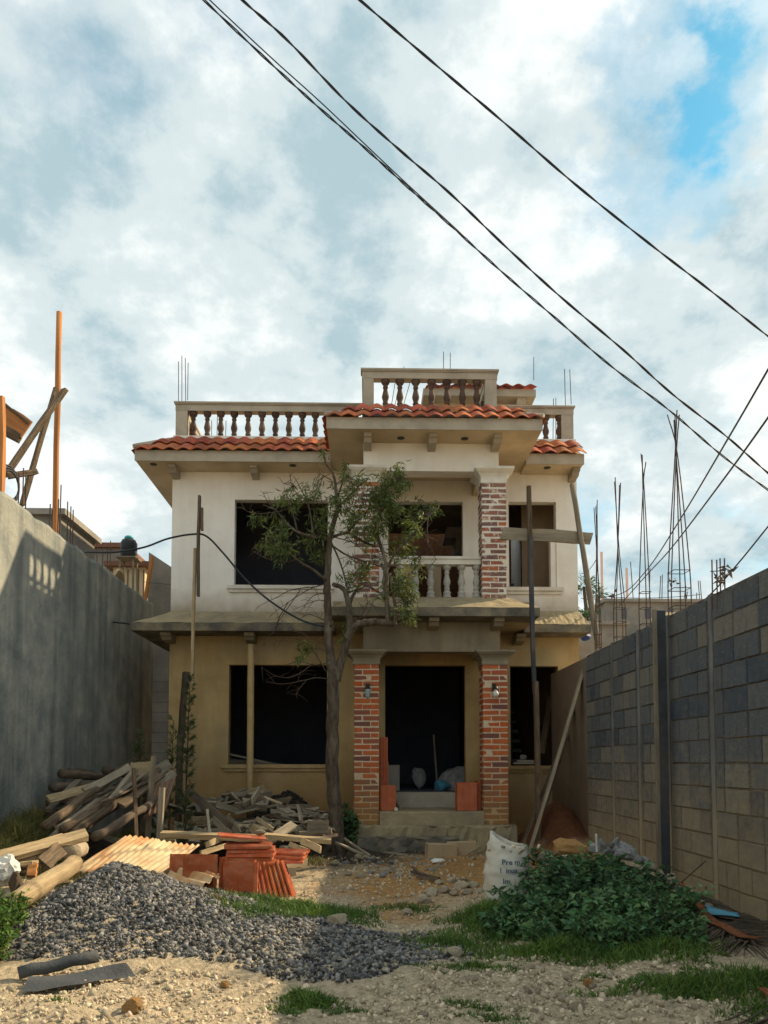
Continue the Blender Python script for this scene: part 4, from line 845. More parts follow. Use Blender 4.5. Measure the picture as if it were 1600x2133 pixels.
cable('overhead_cable', trace([(640, -95), (750, 0), (900, 128), (1050, 255), (1200, 385), (1350, 505), (1480, 605), (1600, 700), (1700, 775)], 8, 11), 0.009, 'topmost black overhead cable crossing to the right edge', 0.012)
cable('service_wire', [U(1690, 615, 7), U(1600, 770, 8), U(1520, 908, 9.5), U(1415, 1085, 13), U(1345, 1190, 17), U(1290, 1238, 22), U(1215, 1248, 30)], 0.012, 'upper black wire rising steeply at the right edge')
cable('service_wire', [U(1680, 755, 7), U(1600, 870, 8), U(1510, 995, 9.5), U(1400, 1140, 13), U(1345, 1200, 16), U(1290, 1262, 21)], 0.012, 'lower black wire rising steeply at the right edge')
cable('service_wire', [U(1680, 1000, 6.0), U(1600, 1097, 6.3), U(1545, 1165, 6.6), U(1490, 1228, 7.0), U(1440, 1275, 7.6)], 0.007, 'thin wire running down to the top of the block wall')
for a, b_ in (((1215, 1238, 30), (1460, 1238, 30)), ((1210, 1246, 32), (1470, 1250, 32)), ((1210, 1195, 28), (1245, 1160, 26))): cable('distant_wire', hang(U(*a), U(*b_), 0.15), 0.012, 'distant thin power line low over the far roofs' + (' level with the pink posts' if a[1] == 1238 else ' just above the grey building' if a[1] == 1246 else ' slanting past the house corner'))
cable('black_hose', [U(178, 1150, 11.4), U(240, 1150, 11.2), U(300, 1140, 11.1), U(350, 1122, 11.05), U(400, 1113, 11.0), U(430, 1117, 11.0), U(465, 1152, 10.95), U(510, 1205, 10.9), U(560, 1250, 10.7), U(620, 1288, 10.4), U(665, 1303, 10.1), U(690, 1303, 9.95)], 0.014, 'black hose draped from the left wall over a pole to the tree')
cable('thin_wire', hang(U(300, 1212, 14.0), U(500, 1221, 11.95), 0.03), 0.004, 'thin wire stretched to the upper left window sill')
cable('thin_wire', [U(228, 1295, 12.2), U(272, 1300, 11.6)], 0.012, 'short bar poking out of the left canopy corner')

# ------------------------------------------------------------------ poles and planks in front of the house
def board_at(name, a, b_, w, t_, m, label, cat='board', roll=0.0, group=None, seed=None, ends=True):
    o = beam(name, a, b_, w, t_, m, roll=roll, seed=seed, ends=ends); tag(o, label, cat, group); return o
def sub_board(t, a, b_, w, th, m, roll=0.0):
    o = beam('board', a, b_, w, th, m, roll=roll, ends=False); o.parent = t; o.location = Vector(o.location)-t.location; return o
Yp = 10.25
t = empty('scaffold_pole', (U(1122, 1775, Yp).x, Yp, gh(2.3, Yp))); tag(t, 'tall upright pole spliced from boards before the right side of the house', 'pole')
fb = U(1122, 1790, Yp); fb.z = gh(fb.x, Yp)-0.05
sub_board(t, fb, U(1116, 1420, Yp), 0.105, 0.05, 'wood_brown'); sub_board(t, U(1114, 1445, Yp+.055), U(1106, 1120, Yp+.055), 0.085, 0.05, 'steel_dark'); sub_board(t, U(1104, 1215, Yp+.11), U(1101, 1013, Yp+.11), 0.075, 0.05, 'wood_brown')
board_at('cross_board', U(1232, 1122, Yp+.20), U(1045, 1112, Yp+.20), 0.165, 0.03, 'wood_grey', 'wide ragged grey board nailed across the upright and leaning poles', roll=math.pi/2)
o = log('leaning_pole', (U(1246, 1335, 10.1).x, 10.1, U(1246, 1345, 10.1).z), U(1192, 1008, Yp+.30), 0.042, 0.036, 'wood_grey', seed=8, bend=0.004); tag(o, 'grey round pole leaning from the block wall towards the upper storey', 'pole')
g = lambda px, py, Y: Vector((U(px, py, Y).x, Y, gh(U(px, py, Y).x, Y)))
a = g(1100, 1760, 9.9); board_at('plank', a, U(1222, 1368, 10.3), 0.115, 0.035, 'wood_grey', 'long grey plank leaning against the right wall, nearest one', 'plank', roll=-0.5)
a = g(1082, 1745, 10.2); board_at('plank', a, U(1215, 1420, 10.75), 0.09, 0.03, 'wood_dark', 'dark plank leaning behind the long grey plank', 'plank', roll=-0.5)
a = g(1132, 1700, 10.4); a.z += 0.15; board_at('plank', a, U(1212, 1455, 11.2), 0.045, 0.03, 'wood_dark', 'thin dark lath behind the leaning planks', 'plank', roll=-0.5)
o = beam('plank', U(1128, 1570, 12.5), U(1148, 1452, 13.0), 0.10, 0.03, 'wood_brown'); tag(o, 'brown plank standing inside the lower right window', 'plank')
# pole on the left, one board lapped on the next down to a weathered post
t = empty('scaffold_pole', (U(372, 1665, 10.9).x, 10.9, 0)); tag(t, 'tall lapped wooden pole standing before the left side of the house', 'pole')
sub_board(t, Vector((U(372, 1660, 10.9).x, 10.9, gh(-2.6, 10.9)-.05)), U(376, 1530, 10.9), 0.13, 0.07, 'wood_dark'); sub_board(t, U(377, 1545, 10.9), U(388, 1400, 10.93), 0.115, 0.07, 'wood_dark')
sub_board(t, U(401, 1425, 11.02), U(407, 1143, 11.02), 0.075, 0.035, 'wood_pale'); sub_board(t, U(413, 1242, 10.98), U(416, 1033, 10.98), 0.075, 0.035, 'wood_brown'); sub_board(t, U(421, 1105, 10.94), U(421, 1058, 10.94), 0.05, 0.03, 'wood_dark')
o = log('support_post', (U(521, 1655, 11.72).x, 11.72, 0.3), (U(523, 1335, 11.72).x, 11.72, 3.02), 0.055, 0.05, 'tan_plaster', seed=3, bend=0.002); tag(o, 'thin pale pipe standing in front of the lower left window', 'pipe')
board_at('plank', U(474, 1588, 12.3), U(610, 1600, 12.9), 0.12, 0.03, 'wood_grey', 'grey plank lying inside the lower left window on the sill', 'plank', roll=1.2)
board_at('plank', U(474, 1570, 12.25), U(600, 1598, 12.5), 0.05, 0.03, 'wood_grey', 'narrow plank propped on the lower left window sill', 'plank')

# ------------------------------------------------------------------ bricks and blocks about the porch
def hollow_block(x0, x1, y0, y1, z0, z1, label, m='clay_block', grp=None, rz=0.0):
    t_ = MB(); w = x1-x0; d = y1-y0; h = z1-z0; nf = 6; vs = []
    for z in (0, h):                                    # ribbed faces
        pts = []
        for i in range(nf+1): pts.append((w*i/nf, 0 if i % 2 else 0.006))
        pts += [(w, d), (0, d)]
        vs += [(x, y, z) for x, y in pts]
    n = nf+3; fs = [tuple(range(n-1, -1, -1)), tuple(range(n, 2*n))]+[(i, (i+1) % n, n+(i+1) % n, n+i) for i in range(n)]
    o = t_.add(vs, fs).build('clay_block', m, loc=(x0, y0, z0)); o.rotation_euler = (0, 0, rz); tag(o, label, 'clay block', grp); return o
zf = 0.523
hollow_block(0.20, 0.42, 11.02, 11.14, zf, zf+0.36, 'red clay block standing on the porch at the foot of the left column')
hollow_block(0.196, 0.325, 11.30, 11.70, zf, zf+0.33, 'bottom red clay block of the stack just inside the left column'); hollow_block(0.196, 0.322, 11.31, 11.70, zf+.332, zf+0.70, 'middle red clay block of the stack just inside the left column'); hollow_block(0.196, 0.312, 11.30, 11.66, zf+.702, zf+1.06, 'topmost red clay block of the stack just inside the left column')
hollow_block(1.30, 1.585, 11.0, 11.2, zf, zf+0.40, 'bright orange clay block standing at the foot of the right column', rz=0.05); hollow_block(1.595, 1.655, 11.10, 11.35, zf, zf+0.42, 'narrow dark red clay block wedged against the right column')
o = board_at('wedge_board', (0.46, 11.2, zf+.02), (0.36, 11.5, zf+.20), 0.03, 0.12, 'wood_grey', 'small triangular board leaning by the left porch blocks')
o = MB().tube([(0, 0, 0), (0, .09, 0)], 0.026, 12).build('pipe_end', 'pvc', loc=(0.42, 10.93, zf+.025)); tag(o, 'short white pipe offcut on the porch edge', 'pipe')
for k, (px, Y, rz, lab) in enumerate(((918, 9.9, 0.12, 'left grey concrete block lying before the porch step'), (962, 10.05, -0.1, 'right grey concrete block lying before the porch step'))):
    c = g(px, 1780, Y); mb = MB().box(-.19, .19, -.1, .1, -0.02, .16); o = mb.build('concrete_block', 'pilaster', loc=c); o.rotation_euler = (0.03, 0.04*(-1)**k, rz); tag(o, lab, 'block')
# shapes in the dark hall behind the door
o = inst('filled_sack', rock_mesh('filled_sack', 'rag', 31, 2, .2), None, (0.92, 13.5, 0.95), (0, 0, .4), (.14, .12, .25)); tag(o, 'pale sack standing in the dark doorway', 'sack')
o = inst('plaster_heap', rock_mesh('plaster_heap', 'rag', 33, 3, .3), None, (1.62, 13.1, .80), (0, 0, .2), (.48, .3, .34)); tag(o, 'heap of rubble covered with plastic on the right inside the doorway', 'rubble')
o = inst('plaster_bag', rock_mesh('plaster_bag', 'plastic_blue', 35, 2, .2), None, (1.25, 12.75, .82), (0, 0, .2), (.17, .14, .12)); tag(o, 'teal plastic bag on the floor inside the doorway', 'bag')
o = MB().box(-.12, .12, -.1, .1, 0, .42).build('concrete_block', 'room_grey', loc=(0.42, 12.7, .752)); tag(o, 'grey block standing inside the doorway on the left', 'block')
o = beam('stick', (1.22, 13.2, .76), (1.18, 13.5, 1.7), .025, .025, 'wood_grey'); tag(o, 'thin stick upright in the dark doorway', 'stick')
for k, (x0, x1, z0, z1, lab) in enumerate(((2.30, 2.62, 1.19, 1.215, 'lower'), (2.36, 2.62, 1.225, 1.25, 'upper'))):
    o = MB().box(x0, x1, 11.98, 12.1, z0-.002, z1).build('roof_tile_piece', 'room_grey', None); tag(o, lab+' thin slab lying on the lower right window sill', 'slab')
o = inst('rubble_lump', rock_mesh('rubble_lump', 'stone_grey', 36, 2, .2), None, (2.46, 12.04, 1.29), (0, 0, 0), (.07, .06, .05)); tag(o, 'rounded lump on the slabs in the lower right window', 'stone')
board_at('plywood_panel', (0.62, 11.9, 3.53), (0.62, 11.96, 4.35), 0.30, 0.02, 'bread_tan', 'tan panel propped behind the balcony balusters', 'panel')
board_at('plywood_panel', (1.08, 12.06, 3.53), (1.08, 12.14, 4.4), 0.20, 0.02, 'room_tan', 'brown narrow panel standing in the balcony doorway', 'panel')

# ------------------------------------------------------------------ timber pile by the left wall
def pl(a, b_, r0, r1, m, label, seed, group=None, cat='log', n=10):
    o = log('log', a, b_, r0, r1, m, seed=seed, n=n); tag(o, label, cat, group); return o
PLY = 8.6
pl(U(92, 1722, 7.9), U(268, 1592, 9.6), .048, .042, 'wood_brown', 'long upper log sloping down the pile beside the left wall', 11)
pl(U(130, 1728, 7.8), U(330, 1605, 9.6), .046, .04, 'wood_brown', 'long middle log sloping down the pile beside the left wall', 12)
pl(U(118, 1728, 8.0), U(282, 1612, 9.7), .035, .03, 'wood_grey', 'slim pole between the long sloping logs', 13)
pl(U(150, 1738, 7.7), U(322, 1618, 9.3), .046, .04, 'wood_brown', 'lowest long log sloping down the pile towards the corrugated sheet', 14)
pl(U(198, 1745, 7.7), U(338, 1660, 9.0), .05, .04, 'wood_dark', 'dark log at the front foot of the timber pile', 15)
for i, (px, py, px2, py2, Y, r_, lab) in enumerate([(128, 1612, 215, 1618, 9.6, .058, 'thick log end at the top left of the pile'), (110, 1640, 200, 1636, 9.3, .06, 'dark thick log with its end showing at the left of the pile'), (145, 1607, 190, 1612, 9.9, .06, 'short dark log second at the top of the pile'), (222, 1605, 262, 1612, 9.9, .06, 'round log end peeping over the long logs'), (104, 1672, 190, 1660, 9.1, .06, 'dark log low at the left of the pile'), (105, 1700, 200, 1690, 8.8, .07, 'bottom dark log against the left wall')]):
    pl(U(px, py, Y), U(px2, py2, Y+.9), r_, r_*.9, 'wood_dark' if i != 0 else 'wood_brown', lab, 20+i)
board_at('plank', U(100, 1665, 8.7), U(190, 1640, 9.2), .10, .03, 'wood_pale', 'pale broken plank sticking out of the timber pile, upper', 'plank', roll=1.0); board_at('plank', U(104, 1658, 8.6), U(172, 1654, 8.8), .03, .03, 'wood_pale', 'thin pale lath sticking out of the timber pile', 'plank')
board_at('plank', U(176, 1648, 8.7), U(270, 1598, 9.3), .09, .03, 'wood_grey', 'grey plank lying on the long sloping logs', 'plank', roll=.9)
board_at('plank', U(270, 1602, 9.5), U(318, 1600, 9.6), .16, .03, 'wood_pale', 'square pale board end at the top of the timber pile', 'plank', roll=math.pi/2)
board_at('plank', U(284, 1640, 9.2), U(352, 1590, 9.9), .13, .03, 'wood_grey', 'wide grey board leaning on the right of the timber pile', 'plank', roll=1.0)
board_at('plank', U(300, 1660, 9.0), U(362, 1610, 9.7), .10, .03, 'wood_grey', 'grey board beside the rusty sheet in the timber pile', 'plank', roll=.8)
board_at('stake', Vector((U(308, 1690, 8.8).x, 8.8, .1)), U(320, 1575, 8.9), .05, .035, 'wood_grey', 'upright stake before the timber pile', 'stake')
board_at('stake', Vector((U(285, 1735, 8.3).x, 8.3, .0)), U(278, 1600, 8.4), .035, .03, 'wood_brown', 'thin upright stick before the timber pile', 'stake')
board_at('stake', Vector((U(328, 1740, 8.6).x, 8.6, .0)), U(338, 1640, 8.7), .055, .04, 'wood_grey', 'grey stake standing left of the weathered post', 'stake')
rp_ = random.Random(77)
for i in range(22):
    px = rp_.uniform(110, 300); k = (px-110)/190; Y = rp_.uniform(8.3, 9.5); py = 1718-55*k-40*(Y-8.4)+rp_.uniform(-10, 12)
    a = U(px-rp_.uniform(20, 55), py+rp_.uniform(10, 42), Y-rp_.uniform(.2, .7)); b_ = U(px+rp_.uniform(20, 60), py-rp_.uniform(8, 42), Y+rp_.uniform(.2, .7)); m_ = rp_.choice(['wood_dark', 'wood_brown', 'wood_brown', 'wood_grey'])
    a.z = max(a.z, gh(a.x, a.y)+.02); w_ = rp_.uniform(.035, .11)
    board_at('timber', a, b_, w_, rp_.uniform(.02, .05), m_, f"{'wide' if w_ > .07 else 'thin'} {m_[5:]} board in the timber pile, {'near its left end' if px < 170 else 'in its middle' if px < 240 else 'near its right end'}, {'front' if Y < 8.9 else 'back'}", 'timber', roll=rp_.uniform(0, 3), group='boards mixed into the timber pile')
def corrugated(name, c0, cu, cv, nw, m, label, amp=.018, sub=7, warp=.02, cat='metal sheet', seed=0):
    """sheet from corner c0 along cu (down the ribs) and cv (across the ribs)"""
    c0 = Vector(c0); cu = Vector(cu); cv = Vector(cv); nrm = cu.cross(cv).normalized(); r = random.Random(seed)
    nu = 8; nv = nw*sub; vs = []; ph = r.uniform(0, 6)
    for s in (0, 1):
        for i in range(nu+1):
            for j in range(nv+1):
                u = i/nu; v = j/nv
                vs.append(cu*u+cv*v+nrm*(amp*math.sin(2*math.pi*v*nw)+warp*math.sin(3*u+4*v+ph)-0.004*s))
    k = (nu+1)*(nv+1); q = lambda i, j: i*(nv+1)+j
    fs = [(q(i, j), q(i, j+1), q(i+1, j+1), q(i+1, j)) for i in range(nu) for j in range(nv)]+[(k+q(i, j), k+q(i+1, j), k+q(i+1, j+1), k+q(i, j+1)) for i in range(nu) for j in range(nv)]
    fs += [(q(i, j), q(i+1, j), k+q(i+1, j), k+q(i, j)) for j in (0, nv) for i in range(nu)]+[(q(i, j), q(i, j+1), k+q(i, j+1), k+q(i, j)) for i in (0, nu) for j in range(nv)]
    o = MB().add(vs, fs).build(name, m, smooth=True, loc=c0); tag(o, label, cat); return o
A = U(158, 1812, 6.75); B = U(262, 1745, 7.5); C = U(442, 1772, 7.35); D_ = U(330, 1826, 6.75)
corrugated('corrugated_sheet', A, B-A, D_-A, 13, 'sheet_metal', 'pale rusty corrugated sheet lying behind the gravel heap', amp=.012, seed=3)
A = U(150, 1820, 6.85); B = U(238, 1756, 7.4)
corrugated('corrugated_sheet', A, B-A, Vector((.42, -.02, .01)), 5, 'sheet_metal', 'narrow corrugated sheet with shadows under the larger sheet', seed=5)
A = U(333, 1826, 6.5); B = U(404, 1856, 6.15); C = U(345, 1812, 6.75)
corrugated('corrugated_sheet', A, B-A, Vector((.16, .24, .07)), 3, 'sheet_metal', 'small corrugated offcut before the leaning roof tiles', seed=7)
A = U(298, 1705, 8.6); B = U(322, 1632, 9.0)
corrugated('corrugated_sheet', A, B-A, U(345, 1690, 8.8)-A, 4, 'sheet_rusty', 'dark rusty corrugated sheet leaning right of the timber pile', seed=9)
# ------------------------------------------------------------------ scrap boards under the lower left window
r = random.Random(5)
special = [((392, 1648, 9.9), (478, 1722, 9.0), .10, .06, 'wood_dark', 'dark thick beam slanting across the scrap boards'), ((470, 1705, 9.2), (496, 1742, 8.9), .15, .02, 'wood_grey', 'squarish grey board upright in the middle of the scrap heap'), ((505, 1680, 9.9), (548, 1660, 10.1), .07, .03, 'wood_brown', 'brown stick crossing the top of the scrap heap'),
           ((525, 1670, 9.9), (542, 1642, 10.2), .08, .025, 'wood_grey', 'short board pointing up at the top of the scrap heap'), ((445, 1706, 9.2), (480, 1738, 8.9), .07, .03, 'wood_grey', 'pale board beside the dark beam in the scrap heap'), ((438, 1742, 8.9), (432, 1690, 9.3), .07, .03, 'wood_grey', 'upright grey board at the left of the scrap heap'),
           ((588, 1690, 9.8), (606, 1688, 9.9), .14, .02, 'wood_grey', 'pale square offcut at the right of the scrap heap'), ((628, 1712, 9.5), (622, 1680, 9.9), .06, .03, 'wood_grey', 'short board upright at the right of the scrap heap'), ((640, 1722, 9.2), (684, 1722, 9.2), .15, .025, 'wood_grey', 'wide pale board beside the tree trunk'), ((535, 1705, 9.3), (568, 1728, 9.0), .05, .03, 'wood_pale', 'pale lath near the front of the scrap heap'),
           ((524, 1722, 9.0), (545, 1742, 8.8), .11, .02, 'wood_pale', 'yellowish offcut at the front of the scrap heap'), ((575, 1742, 8.8), (612, 1716, 9.1), .11, .02, 'wood_grey', 'grey board on edge near the lit planks')]
for a, b_, w, th, m, lab in special: board_at('scrap_board', U(*a), U(*b_), w, th, m, lab, roll=r.uniform(-.6, .6)+1.0)
for i in range(120):
    Y = r.uniform(8.9, 11.2); px = r.uniform(395, 682); x = U(px, 1700, Y).x
    py = 1728-(Y-9.0)*38+r.uniform(-6, 14); c = U(px, py, Y); zg = gh(c.x, c.y); c.z = max(zg+.02, min(c.z+.03, zg+.34))
    ln = r.uniform(.18, .62); an = r.uniform(0, math.pi); el = r.uniform(-.35, .35); d = Vector((math.cos(an)*math.cos(el), math.sin(an)*math.cos(el), math.sin(el)))*ln*.5
    m_ = r.choice(['wood_grey']*5+['wood_brown', 'wood_dark', 'wood_pale']); w_ = r.uniform(.05, .16)
    lab = f"{'long' if ln > .45 else 'short'} {'wide' if w_ > .10 else 'narrow'} {m_[5:]} board {'at the left' if px < 490 else 'in the middle' if px < 590 else 'at the right'} of the scrap heap, {'front' if Y < 9.6 else 'centre' if Y < 10.4 else 'back by the wall'}"
    board_at('scrap_board', c-d, c+d, w_, r.uniform(.018, .035), m_, lab, roll=r.uniform(0, 3), group='scrap boards below the window')
board_at('plank', U(336, 1738, 8.3), U(553, 1747, 8.2), .11, .055, 'wood_pale', 'long pale sunlit plank lying before the scrap heap', 'plank', roll=.15); board_at('plank', U(538, 1740, 8.5), U(690, 1752, 8.4), .10, .05, 'wood_pale', 'second pale sunlit plank ending at the tree trunk', 'plank', roll=.15)
for k, (px, py, Y) in enumerate(((350, 1752, 8.3), (545, 1760, 8.3), (600, 1764, 8.4))):
    c = U(px, py, Y); o = MB().box(-.07, .07, -.06, .06, -.02-c.z+gh(c.x, Y), .012).build('wood_chock', 'wood_grey', loc=c); o.rotation_euler.z = .3*k; tag(o, ('left', 'middle', 'right')[k]+' wooden chock under the pale sunlit planks', 'wood block')
for i, (a, b_, w, lab) in enumerate([((604, 1758, 8.2), (640, 1772, 8.0), .05, 'broken lath under the right sunlit plank'), ((628, 1752, 8.3), (668, 1770, 8.1), .07, 'pale slat lying by the tree under the sunlit plank'), ((430, 1760, 8.0), (465, 1745, 8.3), .06, 'pale lath behind the corrugated sheet'), ((592, 1798, 7.6), (640, 1796, 7.7), .09, 'short plank on the ground right of the roof tiles'), ((418, 1778, 7.5), (470, 1762, 7.8), .05, 'reddish lath behind the stacked roof tiles')]):
    board_at('lath', U(*a), U(*b_), w, .025, 'wood_pale', lab, roll=1.3)
# boards, stump and log at the left edge
board_at('plank', U(-20, 1790, 6.2), U(180, 1738, 6.9), .12, .05, 'wood_pale', 'pale sunlit plank with a cut end at the far left', 'plank', roll=.5); board_at('plank', U(-30, 1788, 6.4), U(135, 1742, 7.2), .07, .04, 'wood_pale', 'narrow sunlit plank behind the cut one at the far left', 'plank', roll=.3)
board_at('plank', U(5, 1800, 6.3), U(68, 1775, 6.5), .13, .025, 'wood_pale', 'short pale board under the planks at the far left', 'plank', roll=1.4); board_at('plank', U(88, 1800, 6.3), U(125, 1768, 6.6), .13, .05, 'wood_brown', 'brown board end under the sunlit planks', 'plank', roll=1.0)
board_at('offcut', U(38, 1800, 5.95), U(74, 1796, 5.95), .07, .025, 'wood_pale', 'small flat offcut near the big log'); board_at('offcut', U(66, 1826, 5.9), U(70, 1798, 5.95), .06, .05, 'wood_orange', 'upright orange offcut near the big log'); board_at('offcut', U(42, 1822, 5.9), U(60, 1806, 6.0), .09, .03, 'wood_brown', 'brown offcut beside the big log')
pl(U(24, 1884, 5.15), U(155, 1800, 6.25), .072, .066, 'wood_pale', 'big peeled sunlit log with a dark sawn end lying on the gravel', 30, n=16)
pl(U(150, 1775, 7.0), U(166, 1768, 7.5), .085, .08, 'stone', 'round pale stump behind the sunlit planks', 31, n=12)
o = inst('plaster_lump', rock_mesh('plaster_lump', 'plastic_white', 51, 3, .5), None, U(14, 1808, 5.8), (0, 0, 0), (.10, .10, .11)); tag(o, 'crumpled white plastic bag at the far left', 'bag')
o = inst('plaster_lump', rock_mesh('root_lump', 'wood_brown', 52, 3, .6), None, U(34, 1840, 5.6), (.3, 0, 0), (.06, .06, .09)); o.name = 'root_stump'; tag(o, 'knotty brown root stump beside the big log', 'stump')

# ------------------------------------------------------------------ roof tiles stacked in the yard
def flat_tile_mesh():
    w, h, t_ = .235, .40, .016; mb = MB(); prof = [(0, 0), (.02, .016), (.04, 0), (.10, 0), (.118, .012), (.136, 0), (.195, 0), (.215, .016), (w, 0)]
    n = len(prof); vs = [(x, y, z+s) for s in (0, -t_) for y in (0, h) for x, z in prof]
    q = lambda s, y, i: s*2*n+y*n+i
    fs = [(q(0, 0, i), q(0, 0, i+1), q(0, 1, i+1), q(0, 1, i)) for i in range(n-1)]+[(q(1, 0, i), q(1, 1, i), q(1, 1, i+1), q(1, 0, i+1)) for i in range(n-1)]
    fs += [(q(0, y, i), q(0, y, i+1), q(1, y, i+1), q(1, y, i)) for y in (0, 1) for i in range(n-1)]+[(q(0, 0, i), q(0, 1, i), q(1, 1, i), q(1, 0, i)) for i in (0, n-1)]
    return mb.add(vs, fs).mesh('clay_tile', 'clay_new')
FT = flat_tile_mesh()
def ftile(loc, rot, label, group=None, sc=(1, 1, 1)):
    o = inst('clay_tile', FT, None, loc, rot, sc); tag(o, label, 'roof tile', group); return o
# stack lying flat: tile length runs left-right
c = U(470, 1806, 6.75); zb = c.z
for k in range(6): ftile((c.x+.012*math.sin(k*2.1)+.425, 6.62+.01*math.cos(k*3), zb+.012+k*.036), (0, 0.0, math.pi/2+.06*math.sin(k*1.7)+.05), 'flat roof tile in the neat stack on the leaning tiles' if 0 < k < 5 else ('bottom' if k == 0 else 'sixth')+' roof tile of the neat flat stack', 'flat stacked roof tiles' if 0 < k < 5 else None, (1, 1, 1.25))
ftile((c.x+.36, 6.66, zb+.248), (.10, 0.03, math.pi/2+.22), 'topmost roof tile lying askew on the flat stack')
for k in range(3): ftile((c.x+.66, 6.85, zb+.03+k*.036), (0, 0, math.pi/2-.1*k), 'roof tile in the low stack behind the neat stack', 'tiles behind the neat stack', (1, .9, 1.1))
o = inst('pebble', rock_mesh('pebble', 'stone', 61, 2, .2), None, U(540, 1744, 6.72), (0, 0, 0), (.06, .045, .035)); o.location.z = zb+.30; tag(o, 'pale stone lying on top of the stacked tiles', 'stone')
# tiles standing and leaning
def lean(px, py, Y, tilt, rz, label, group=None, rev=False, sc=(1, 1, 1)):
    a = U(px, py, Y); a.z = gh(a.x, a.y)-.01; return ftile(a, (math.pi/2-tilt, 0, rz), label, group, sc)
lean(462, 1888, 6.42, .10, -.12, 'broad red tile standing upright in front of the stack', sc=(1.25, .68, 1)); lean(378, 1878, 6.52, .12, -.1, 'broad red tile leaning behind the small corrugated offcut', sc=(1.25, .70, 1)); lean(350, 1868, 6.72, .12, -.05, 'broad red tile behind the front leaning tiles', sc=(1.2, .8, 1)); lean(455, 1868, 6.85, .12, 0, 'upright red tile under the flat stack', sc=(1.3, .7, 1))
for k in range(7):
    px = 545+k*11; a = U(px, 1880-k*3, 6.55+k*.02); a.z = gh(a.x, a.y)-.01
    o = inst('clay_tile', FT, None, a, (0, 0, 0), (1, .82, 1)); q = Matrix.Rotation(-0.20-.02*k, 4, 'Y') @ Matrix.Rotation(math.pi/2+.05, 4, 'Z') @ Matrix.Rotation(math.pi/2, 4, 'X')
    o.rotation_euler = q.to_euler(); tag(o, 'tile in the row leaning edge on at the right of the stack' if 0 < k < 6 else ('innermost' if k == 0 else 'rightmost')+' of the tiles leaning edge on beside the stack', 'roof tile', 'tiles leaning edge on' if 0 < k < 6 else None)

# ------------------------------------------------------------------ gravel, sand, stones
def scatter_poly(n, px_poly):
    """n random ground points inside a region given by its outline on the ground"""
    P = np.array([[*G(*p)[:2]] for p in px_poly]); lo = P.min(0); hi = P.max(0); out = []
    while len(out) < n:
        q = rng.uniform(lo, hi, size=(n*2, 2)); ins = np.zeros(len(q), bool); j = len(P)-1
        for i in range(len(P)):
            c_ = ((P[i, 1] > q[:, 1]) != (P[j, 1] > q[:, 1])) & (q[:, 0] < (P[j, 0]-P[i, 0])*(q[:, 1]-P[i, 1])/(P[j, 1]-P[i, 1]+1e-12)+P[i, 0]); ins ^= c_; j = i
        out += list(q[ins])
    return np.array(out[:n])
def mound_pts(n, cx, cy, rx, ry):
    a = rng.uniform(0, 2*np.pi, n); q = np.sqrt(rng.uniform(0, 1, n)); return np.stack([cx+rx*q*np.cos(a), cy+ry*q*np.sin(a)], 1)
pts = np.concatenate([mound_pts(15500, -1.78, 5.6, 1.22, 1.15), mound_pts(4200, -1.84, 5.66, .5, .5), mound_pts(3000, -2.1, 5.35, .55, .5), scatter_poly(8200, [(250, 1925), (560, 1925), (800, 1955), (880, 1985), (830, 2030), (730, 2060), (560, 2040), (350, 2010)]), mound_pts(2600, -.15, 5.0, .85, .5)])
rs = np.clip(rng.lognormal(-4.52, .40, len(pts)), .005, .027); P3 = np.column_stack([pts, gz(pts[:, 0], pts[:, 1])+rs*.4])
V_, F_ = stone_arrays(P3, rs); g_ = np_mesh('gravel', V_, F_, 'gravel', np.repeat(rng.random(len(pts))**1.3, len(ico()[0]))); tag(g_, 'heap of grey crushed gravel spreading across the yard', 'gravel', kind='stuff')
# gravel bed: dark sheet under the loose stones
a_ = np.linspace(0, 2*np.pi, 73)[:-1]; rr_ = np.linspace(0, 1, 30)
BX = (-1.78+np.outer(rr_, np.cos(a_))*1.14).ravel(); BY = (5.6+np.outer(rr_, np.sin(a_))*1.08).ravel()
Vb = np.column_stack([BX, BY, gz(BX, BY)+.012*(1-np.repeat(rr_, 72)**6)-.01*np.repeat(rr_, 72)**8-.009])
i0, j0 = np.meshgrid(np.arange(29), np.arange(72), indexing='ij'); Fb = np.stack([i0*72+j0, i0*72+(j0+1) % 72, (i0+1)*72+(j0+1) % 72, (i0+1)*72+j0], -1).reshape(-1, 4)
gb_ = np_mesh('gravel_base', Vb, Fb, 'gravel_bed', smooth=True); tag(gb_, 'dark fines under the heap of grey gravel', 'gravel', kind='stuff')
pts = np.concatenate([scatter_poly(6500, [(-20, 2090), (120, 2050), (330, 2030), (560, 2050), (720, 2085), (860, 2030), (1000, 1985), (1250, 1985), (1480, 2020), (1620, 2060), (1620, 2190), (-20, 2190)]), scatter_poly(2400, [(640, 1830), (900, 1790), (1000, 1850), (1000, 1950), (760, 1940), (620, 1900)]), scatter_poly(900, [(620, 1790), (1000, 1770), (1150, 1790), (1000, 1830), (700, 1840)])])
rs = np.clip(rng.lognormal(-4.75, .5, len(pts)), .004, .032); P3 = np.column_stack([pts, gz(pts[:, 0], pts[:, 1])+rs*.25])
V_, F_ = stone_arrays(P3, rs, .5); pb = np_mesh('pebbles', V_, F_, 'pebble', np.repeat(rng.random(len(pts)), len(ico()[0]))); tag(pb, 'loose pale pebbles and grit strewn over the yard', 'pebbles', kind='stuff')
RK = [rock_mesh('stone', 'stone', 100+i, 2, .3, .75) for i in range(5)]; RKG = [rock_mesh('stone', 'stone_grey', 120+i, 2, .3, .75) for i in range(3)]; RKO = rock_mesh('stone', 'stone_orange', 140, 3, .35, .8)
